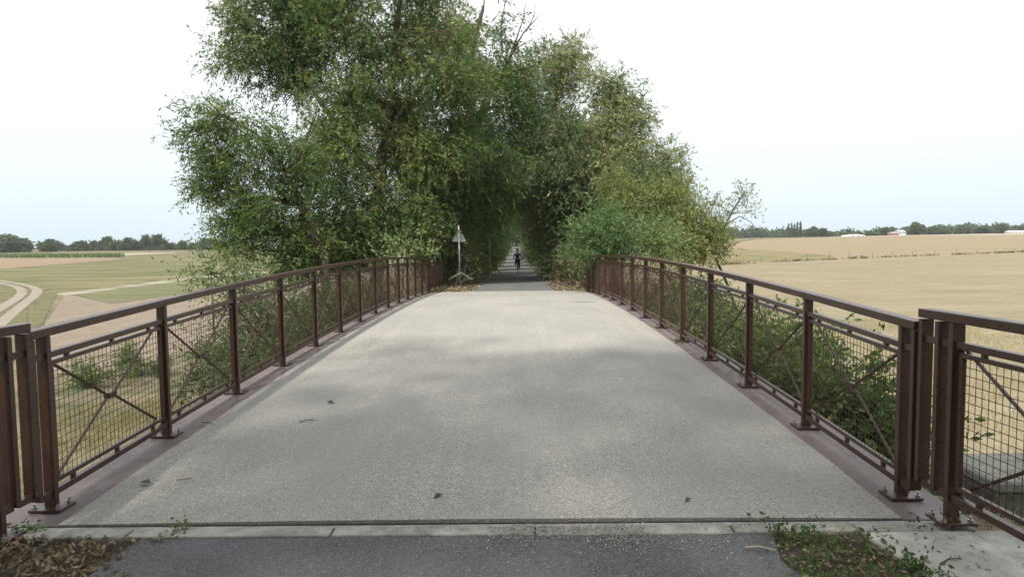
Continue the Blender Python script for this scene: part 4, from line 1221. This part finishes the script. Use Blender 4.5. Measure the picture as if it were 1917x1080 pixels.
A, B, A2, B2 = tri(1.0, D + .024, .06), tri(.93, D + .024, .05), tri(1.0, D + .0395, .06), tri(.93, D + .0395, .05)
fs_ = []
for i in range(12):
    j = (i + 1) % 12
    fs_ += [(i, j, 12 + j, 12 + i), (i, 24 + i, 24 + j, j), (12 + i, 12 + j, 36 + j, 36 + i)]
mb.add(A + B + A2 + B2, fs_); mb.build('rim', M['galv'], face)
for zc in (cen[2] - .08, cen[2] + .14):
    mb = MB(); mb.box(cen[0] - .10, cen[0] + .10, D + .020, D + .0385, zc - .02, zc + .02); mb.build('clamp', M['galv'], sign, bevel=.003)
for i, (p0, p1, lab) in enumerate([((840, 523), (862, 511), 'grey weathered plank leaning left at the foot of the warning sign'), ((863, 510), (884, 523), 'grey weathered plank leaning right at the foot of the warning sign'), ((869, 524), (885, 521), 'short grey plank lying right of the warning sign foot')]):
    a = P(p0[0], p0[1], D - .3 + .15 * i); c = P(p1[0], p1[1], D - .25 + .15 * i)
    a[2] = max(a[2], gz(a[0], a[1]) + .02); c[2] = max(c[2], gz(c[0], c[1]) + .03)
    pl = empty('plank', tuple(a), lab, 'plank', 'planks by the warning sign')
    mb = MB(); d = unit(c - a); up = np.array([0, 0, 1.0]); sdv = unit(np.cross(d, up)); nv = np.cross(sdv, d)
    cor = []
    for e in (a, c):
        for s1, s2 in ((-1, -1), (1, -1), (1, 1), (-1, 1)): cor.append(e + sdv * .02 * s1 + nv * .035 * s2)
    mb.hexa([cor[0], cor[1], cor[5], cor[4], cor[3], cor[2], cor[6], cor[7]])
    mb.build('board', M['old_wood'], pl, bevel=.004)
for (px, y0, y1, D, r, mt, lab) in [(917, 498, 448, 41, .028, 'galv', 'thin grey metal post on the left verge under the trees'), (815, 482, 466, 27.2, .03, 'green_paint', 'thin green post behind the short far left railing')]:
    if mt == 'green_paint': M[mt] = m_simple('green_paint', (0.02, 0.16, 0.12), 0.5, 0.4)
    a, c = P(px, y0, D), P(px, y1, D)
    z = gz(a[0], D)
    ro = empty('marker_post', (a[0], D, z), lab, 'post')
    mb = MB(); mb.tube([(a[0], D, z - .1), (c[0], D, c[2])], r, 8); mb.build('shaft', M[mt], ro, smooth=True)
    mb = MB(); mb.tube([(c[0], D, c[2] + .001), (c[0], D, c[2] + .02)], r * 1.2, 8); mb.build('cap', M[mt], ro)

# ------------------------------------------------------------------ cyclist
D = 51.5
cx_ = P(969, 512, D)[0]; cz_ = float(zpath(D)) + 0.012
CO = np.array([cx_, D, cz_])
M['tyre'] = m_simple('tyre_rubber', (0.02, 0.02, 0.02), 0.8, 0.2)
M['frame'] = m_simple('dark_frame_paint', (0.03, 0.03, 0.035), 0.4, 0.5)
M['skin'] = m_simple('skin', (0.26, 0.15, 0.11), 0.6, 0.3)
M['shirt'] = m_simple('blue_shirt', (0.09, 0.17, 0.30), 0.85, 0.15)
M['shorts'] = m_simple('dark_shorts', (0.030, 0.025, 0.03), 0.9, 0.1)
M['pack'] = m_simple('navy_backpack', (0.018, 0.02, 0.04), 0.8, 0.2)
M['white_cloth'] = m_simple('white_canvas', (0.7, 0.7, 0.7), 0.8, 0.2)
M['cap'] = m_simple('pale_cap', (0.35, 0.31, 0.27), 0.85, 0.2)
bike = empty('bicycle', tuple(CO), 'dark bicycle ridden away along the shaded path', 'bicycle')
WR = 0.34
def w(*p): return tuple(CO + np.array(p, float))
def ring(c, R, r, n=24, m=6):
    mb = MB(); v, f = [], []
    for i in range(n):
        a = 2 * math.pi * i / n
        for j in range(m):
            b_ = 2 * math.pi * j / m
            v.append((c[0] + r * math.sin(b_), c[1] + (R + r * math.cos(b_)) * math.cos(a), c[2] + (R + r * math.cos(b_)) * math.sin(a)))
    for i in range(n):
        for j in range(m):
            f.append((i * m + j, i * m + (j + 1) % m, ((i + 1) % n) * m + (j + 1) % m, ((i + 1) % n) * m + j))
    mb.add(v, f); return mb
for yy in (0.0, 1.05):
    c = w(0, yy, WR)
    tyre = ring(c, WR - .02, .02).build('wheel', M['tyre'], bike, smooth=True)
    ring(c, WR - .05, .011).build('rim', M['bolt'], tyre, smooth=True)
    mb = MB()
    mb.tube([(c[0] - .05, c[1], c[2]), (c[0] + .05, c[1], c[2])], .02, 8)
    for i in range(14):
        a = 2 * math.pi * i / 14
        mb.tube([(c[0] + (.03 if i % 2 else -.03), c[1], c[2]), (c[0], c[1] + (WR - .05) * math.cos(a), c[2] + (WR - .05) * math.sin(a))], .0025, 3, False)
    mb.build('spokes', M['bolt'], tyre)
mb = MB()
BBk, SEAT, HEAD, HB = w(0, .45, .30), w(0, .28, .86), w(0, .86, .82), w(0, .80, 1.02)
for a, b_, r in ((BBk, SEAT, .018), (BBk, HEAD, .02), (w(0, .30, .80), HEAD, .017), (HEAD, HB, .016)): mb.tube([a, b_], r, 8)
for s in (-1, 1):
    mb.tube([w(s * .05, 0, WR), BBk], .011, 6); mb.tube([w(s * .05, 0, WR), w(s * .02, .30, .78)], .010, 6); mb.tube([w(s * .05, 1.05, WR), w(s * .03, .88, .70), HEAD], .013, 6)
mb.build('frame', M['frame'], bike, smooth=True)
mb = MB(); mb.tube([w(-.30, .70, 1.03), w(-.22, .80, 1.05), w(0, .82, 1.03), w(.22, .80, 1.05), w(.30, .70, 1.03)], .014, 8); mb.build('handlebar', M['frame'], bike, smooth=True)
mb = MB(); mb.add([w(-.09, .14, .90), w(.09, .14, .90), w(.02, .42, .90), w(-.02, .42, .90), w(-.08, .14, .945), w(.08, .14, .945), w(.018, .42, .93), w(-.018, .42, .93)], [(3, 2, 1, 0), (4, 5, 6, 7), (0, 1, 5, 4), (1, 2, 6, 5), (2, 3, 7, 6), (3, 0, 4, 7)]); mb.build('saddle', M['tyre'], bike, bevel=.008)
mb = MB(); mb.tube([w(-.10, .45, .30), w(.10, .45, .30)], .014, 6); mb.tube([w(-.10, .45, .30), w(-.10, .47, .46)], .011, 6); mb.tube([w(.10, .45, .30), w(.10, .43, .14)], .011, 6); mb.build('crank', M['bolt'], bike)
for x, y, z in ((-.15, .47, .46), (.15, .43, .14)):
    mb = MB(); mb.box(*(CO[0] + x - .045, CO[0] + x + .045, CO[1] + y - .04, CO[1] + y + .04, CO[2] + z - .01, CO[2] + z + .01)); mb.build('pedal', M['frame'], bike)
mb = MB(); mb.box(CO[0] - .025, CO[0] + .025, CO[1] - .02, CO[1] + .01, CO[2] + .66, CO[2] + .72); mb.build('rear_light', M['red_wall'], bike, bevel=.005)

def skin_obj(name, joints, edges, mat, parent, root=0, sub=2):
    me = bpy.data.meshes.new(name)
    me.from_pydata([tuple(CO + np.array(j[:3])) for j in joints], edges, [])
    o = link(name, me, mat, parent)
    md = o.modifiers.new('Skin', 'SKIN')
    for i, j in enumerate(joints):
        r = j[3] if len(j) == 4 else None
        sv = me.skin_vertices[0].data[i]
        sv.radius = (j[3], j[4] if len(j) > 4 else j[3])
        sv.use_root = (i == root)
    md.use_smooth_shade = True
    sb_ = o.modifiers.new('Subdivision', 'SUBSURF'); sb_.levels = sub; sb_.render_levels = sub
    return o
person = empty('person', w(0, .3, 0), 'person in blue shirt and dark backpack cycling away along the path', 'person')
def legs(s, knee, ankle, toe): return knee, ankle, toe
J = [(0, .27, 1.00, .15, .12), (0, .33, 1.22, .14, .10), (0, .42, 1.42, .16, .09), (0, .47, 1.52, .055), (0, .50, 1.60, .07), (0, .52, 1.69, .085), (0, .52, 1.76, .06),
     (-.10, .28, .96, .095), (-.13, .58, .80, .075), (-.14, .42, .50, .045), (.10, .28, .96, .095), (.13, .50, .56, .07), (.14, .37, .20, .043),
     (-.19, .43, 1.42, .06), (-.29, .50, 1.20, .043), (-.28, .68, 1.06, .032), (.19, .43, 1.42, .06), (.29, .50, 1.20, .043), (.28, .68, 1.06, .032)]
E_ = [(0, 1), (1, 2), (2, 3), (3, 4), (4, 5), (5, 6), (0, 7), (7, 8), (8, 9), (0, 10), (10, 11), (11, 12), (2, 13), (13, 14), (14, 15), (2, 16), (16, 17), (17, 18)]
skin_obj('body', J, E_, M['skin'], person)
skin_obj('shirt', [(0, .28, 1.00, .175, .15), (0, .33, 1.20, .165, .13), (0, .415, 1.41, .18, .115), (0, .45, 1.48, .085), (-.20, .43, 1.415, .078), (-.26, .475, 1.28, .062), (.20, .43, 1.415, .078), (.26, .475, 1.28, .062)],
    [(0, 1), (1, 2), (2, 3), (2, 4), (4, 5), (2, 6), (6, 7)], M['shirt'], person)
skin_obj('shorts', [(0, .27, .99, .165, .145), (-.10, .30, .94, .115), (-.13, .58, .80, .092), (-.14, .46, .58, .058), (.10, .30, .94, .115), (.13, .50, .56, .088), (.14, .42, .34, .056)], [(0, 1), (1, 2), (2, 3), (0, 4), (4, 5), (5, 6)], M['shorts'], person)
bp = skin_obj('backpack', [(0, .17, 1.10, .15, .12), (0, .22, 1.28, .165, .13), (0, .30, 1.46, .13, .10)], [(0, 1), (1, 2)], M['pack'], person)
for s in (-1, 1):
    mb = MB(); mb.tube([w(s * .12, .30, 1.12), w(s * .15, .42, 1.30), w(s * .13, .47, 1.47), w(s * .11, .36, 1.47)], .018, 6); mb.build('strap', M['pack'], bp)
    k = (-.14, .42, .45) if s < 0 else (.14, .37, .15)
    skin_obj('shoe', [(k[0], k[1] - .05, k[2] + .02, .045), (k[0], k[1] + .05, k[2] + .02, .045), (k[0], k[1] + .16, k[2] + .01, .036)], [(0, 1), (1, 2)], M['white_cloth'], person)
skin_obj('cap', [(0, .50, 1.74, .093), (0, .52, 1.80, .075), (0, .66, 1.75, .05, .012)], [(0, 1), (0, 2)], M['cap'], person)
for s in (-1, 1):
    hx, hy, hz = s * .285, .70, 1.06
    for i in range(5):
        fx = hx + s * (-.03 + .018 * i) * (1 if i < 4 else 0) - (s * .045 if i == 4 else 0)
        ln = (.075, .085, .08, .065, .055)[i]
        skin_obj('finger', [(fx, hy, hz + .01, .010), (fx, hy + ln * .55, hz + .012, .0095), (fx, hy + ln * .75, hz - .025, .0085)], [(0, 1), (1, 2)], M['skin'], person, sub=1)

# ------------------------------------------------------------------ litter, weeds, grass
def scatter(name, n, xr, yr, zf, L, W, mat, label, cat, tint, mask=None, curl=.3, seed=1, lift=.012):
    rng = np.random.default_rng(seed)
    x = rng.uniform(*xr, n); y = rng.uniform(*yr, n)
    if mask is not None:
        k = mask(x, y, rng); x, y = x[k], y[k]
    n = len(x)
    a = rng.uniform(0, 6.28, n)
    d = np.stack([np.cos(a), np.sin(a), rng.normal(0, curl, n)], 1)
    s = np.stack([-np.sin(a), np.cos(a), rng.normal(0, curl, n)], 1)
    c = np.stack([x, y, zf(x, y) + lift + np.abs(rng.normal(0, lift, n))], 1)
    sc = rng.uniform(.6, 1.3, (n, 1))
    q = np.stack([c - d * L / 2 * sc, c + s * W / 2 * sc, c + d * L / 2 * sc, c - s * W / 2 * sc], 1)
    q[..., 2] = np.maximum(q[..., 2], (zf(x, y) + .003)[:, None])
    o = link(name, quads_mesh(name, q, np.clip(rng.normal(tint[0], tint[1], n), 0, 1)), M[mat], kind='stuff')
    return tag(o, label, cat)
def znear(x, y): return np.full_like(x, .032)
def zfar(x, y): return zpath(y) + .002
scatter('leaf_litter', 5200, (-3.9, -1.95), (2.6, 3.95), znear, .036, .017, 'dry_leaf', 'brown fallen leaves in the near left corner', 'leaf litter', (.3, .25), lambda x, y, r: r.uniform(0, 1, len(x)) < np.clip((-x - 1.98 + .22 * np.sin(y * 9) * np.sin(x * 7)) * 1.5, 0.015, 1), seed=5, curl=.6)
scatter('leaf_litter', 3800, (1.3, 3.2), (2.0, 3.94), znear, .032, .016, 'dry_leaf', 'brown fallen leaves among the weeds in the near right corner', 'leaf litter', (.4, .25), lambda x, y, r: r.uniform(0, 1, len(x)) < np.where(x > 2.15, .12, np.clip((x - 1.3) * 3, .05, .85)), seed=6, lift=.02)
for sgn, lab, seed in ((-1, 'dry leaves drifted at the far left end of the bridge', 8), (1, 'dry leaves drifted at the far right end of the bridge', 9)):
    scatter('leaf_litter', 5000, (1.35, 3.0) if sgn > 0 else (-3.1, -1.45), (23.9, 50), zfar, .11, .06, 'dry_leaf', lab, 'leaf litter', (.6, .25), lambda x, y, r: r.uniform(0, 1, len(x)) < np.clip(1.25 - (y - 24) / 26, .1, 1), seed=seed)

def weeds(name, cxy, zf, L, W, mat, label, seed, tint, r=.07, nt=5, nl=7, up=.5, tl=.09):
    rng = np.random.default_rng(seed)
    c = np.array([(x, y, float(zf(np.array(x), np.array(y))) + .02) for x, y in cxy])
    q, t = leaves(rng, c, np.full(len(c), r), unit(rng.normal(0, 1, (len(c), 3)) * np.array([1, 1, .2])), nt, nl, L, W, .1, tl, rng.normal(tint, .12, len(c)), up, .4)
    q[..., 2] = np.maximum(q[..., 2], .034)
    o = link(name, quads_mesh(name, q, t), M[mat], kind='stuff')
    return tag(o, label, 'weeds')
rw = np.random.default_rng(31)
pts = []
while len(pts) < 85:
    x, y = rw.uniform(1.45, 2.18), rw.uniform(2.4, 3.95)
    if 0.5 + 0.5 * math.sin(x * 9 + y * 4) * math.cos(y * 7 - x * 3) > rw.uniform(0.1, .8) and x < 2.02 + (3.95 - y) * .18: pts.append((x, y))
weeds('weeds', pts, lambda x, y: .03, .030, .018, 'willow', 'low green weeds beside the path in the near right corner', 41, .35)
weeds('weeds', [(-2.95 + rw.normal(0, .06), 4.02 + rw.normal(0, .03)) for _ in range(5)] + [(-2.05 + rw.normal(0, .05), 4.0) for _ in range(3)], lambda x, y: .05, .022, .014, 'willow', 'small green weed tuft in the joint near the left railing foot', 42, .5, r=.035, up=.15, tl=.035)
weeds('weeds', [(2.2 + i * .09 + rw.normal(0, .02), 3.93 + rw.normal(0, .015)) for i in range(9)], lambda x, y: .055, .022, .012, 'brush', 'thin line of weeds in the joint of the right concrete slab', 43, .3, r=.03, nt=3)

def grass(name, n, xr, yr, label, mat, hgt, seed, tint, mask=None):
    rng = np.random.default_rng(seed)
    x = rng.uniform(*xr, n); y = rng.uniform(*yr, n)
    k = rng.uniform(0, 1, n) < .25 + .75 * (np.sin(x * 1.9 + np.sin(y * 1.3) * 2) * np.cos(y * 1.5) > -.2)
    if mask is not None: k &= mask(x, y)
    x, y = x[k], y[k]; n = len(x)
    z = zground(x, y) - .03
    a = rng.uniform(0, 6.28, n); h = hgt * rng.uniform(.5, 1.4, n); wd = .006 + .004 * rng.uniform(0, 1, n)
    b = np.stack([x, y, z], 1); s = np.stack([np.cos(a), np.sin(a), 0 * a], 1) * wd[:, None]
    ln = np.stack([rng.normal(0, .3, n), rng.normal(0, .3, n), np.ones(n)], 1) * h[:, None]
    q = np.stack([b - s, b + s, b + ln + s * .2, b + ln - s * .2], 1)
    o = link(name, quads_mesh(name, q, np.clip(rng.normal(*tint, n), 0, 1)), M[mat], kind='stuff')
    return tag(o, label, 'grass')
M['dry_grass'] = m_leaf('dry_grass', (0.13, 0.15, 0.05), (0.34, 0.28, 0.14), (0.54, 0.46, 0.29), .3)
out = lambda x, y: (np.abs(x + .27) > 3.12) | (y < 4.0)
grass('bank_grass', 60000, (-16, -3.45), (4.2, 26), 'dry grass covering the bank left of the bridge', 'dry_grass', .26, 51, (.45, .28))
grass('bank_grass', 45000, (2.95, 15), (3.9, 24), 'dry grass covering the ground right of the bridge', 'dry_grass', .17, 52, (.6, .2))
M['grit'] = m_leaf('grit_chips', (0.10, 0.095, 0.085), (0.22, 0.21, 0.19), (0.38, 0.37, 0.345), 0.0)
def zsill(x, y): return np.where(y > 3.93, .054, .043)
def gmask(x, y, r):
    c = np.exp(-((x - .45) / .75) ** 2) * np.exp(-np.maximum(0, 4.0 - y) / .13) + .004 * np.exp(-(4.05 - y) / .4)
    c = c * (.55 + .6 * np.sin(x * 7 + y * 5) * np.sin(x * 3.1 - y * 9))
    return r.uniform(0, 1, len(x)) < c
scatter('spilled_grit', 60000, (-2.4, 2.0), (3.3, 4.058), zsill, .010, .009, 'grit', 'pale grit washed over the sill at the middle of the joint', 'grit', (.5, .25), gmask, curl=.5, seed=61, lift=.003)
# single twigs and leaves on the deck
tw = [((560, 790), (594, 787), 'thin dark twig lying across the deck left of centre'), ((378, 791), (402, 796), 'short twig on the deck near the left railing'), ((812, 934), (827, 927), 'small curled dark leaf on the deck near the joint'),
      ((1283, 940), (1293, 936), 'dark speck of bark on the right of the deck'), ((612, 752), (624, 755), 'brown leaf on the deck, left of centre'), ((330, 899), (366, 900), 'pale dry stalk on the deck near the left railing foot'), ((262, 903), (282, 907), 'dark leaf scrap on the deck near the left railing foot'), ((1395, 1026), (1452, 1031), 'grey stick at the edge of the asphalt beside the weeds'), ((1760, 1056), (1800, 1046), 'short dark stick on the right concrete slab')]
for i, (p0, p1, lab) in enumerate(tw):
    def on(p):
        d = ray(*p); lo, hi = 3.0, 24.0
        for _ in range(40):
            m = (lo + hi) / 2; k = m / d.y
            zf = (zdeck(m) + .02) if m > 4.12 else .058
            if CAM_Z + d.z * k > zf: lo = m
            else: hi = m
        return np.array([d.x * lo / d.y, lo, (zdeck(lo) + .024) if lo > 4.12 else .062])
    a, c = on(p0), on(p1)
    m = (a + c) / 2 + np.array([0, .012, .008])
    leafy = 'leaf' in lab or 'bark' in lab
    ro = empty('fallen_leaf' if leafy else 'twig', tuple(a), lab, 'leaf' if leafy else 'twig', 'scraps on the ground')
    mb = MB()
    if leafy:
        s = np.array([-(c - a)[1], (c - a)[0], 0]) * .22 + np.array([0, .006, 0])
        mb.add([a, m + s + (0, 0, .006), c + (0, 0, .006), m - s], [(0, 1, 2, 3)])
        me_ = mb.mesh('blade')
        bm = bmesh.new(); bm.from_mesh(me_); r_ = bmesh.ops.extrude_face_region(bm, geom=bm.faces[:])
        for v_ in r_['geom']:
            if isinstance(v_, bmesh.types.BMVert): v_.co.z += .003
        bm.to_mesh(me_); bm.free()
        link('blade', me_, M['brush'], ro)
        mb2 = MB(); mb2.tube([c + (0, 0, .008), c + (c - a) * .25 + (0, 0, .006)], .0015, 4); mb2.build('stalk', M['brush'], ro)
    else:
        r0 = .009 if 'grey' in lab else .005
        mb.tube([a, m, c], [r0, r0 * .8, r0 * .5], 6); mb.build('stem', M['dead_wood'] if 'grey' in lab or 'pale' in lab else M['bark'], ro)
        mb = MB(); mb.tube([m, m + (c - a) * .22 + np.array([0, .02, .004])], [r0 * .5, r0 * .25], 5); mb.build('side_shoot', M['bark'], ro)

# ------------------------------------------------------------------ the hazy summer air
mb = MB(); mb.box(-760, 760, -60, 760, -7, 26)
hz = mb.build('haze', None, None)
hm = bpy.data.materials.new('haze_air'); hm.use_nodes = True
hm.node_tree.nodes.clear()
ho = hm.node_tree.nodes.new('ShaderNodeOutputMaterial'); hv = hm.node_tree.nodes.new('ShaderNodeVolumePrincipled')
hv.inputs['Color'].default_value = (0.90, 0.96, 1.0, 1)
hv.inputs['Density'].default_value = 0.00022
hv.inputs['Anisotropy'].default_value = 0.2
hm.node_tree.links.new(hv.outputs[0], ho.inputs['Volume'])
hz.data.materials.append(hm)
tag(hz, kind='stuff')
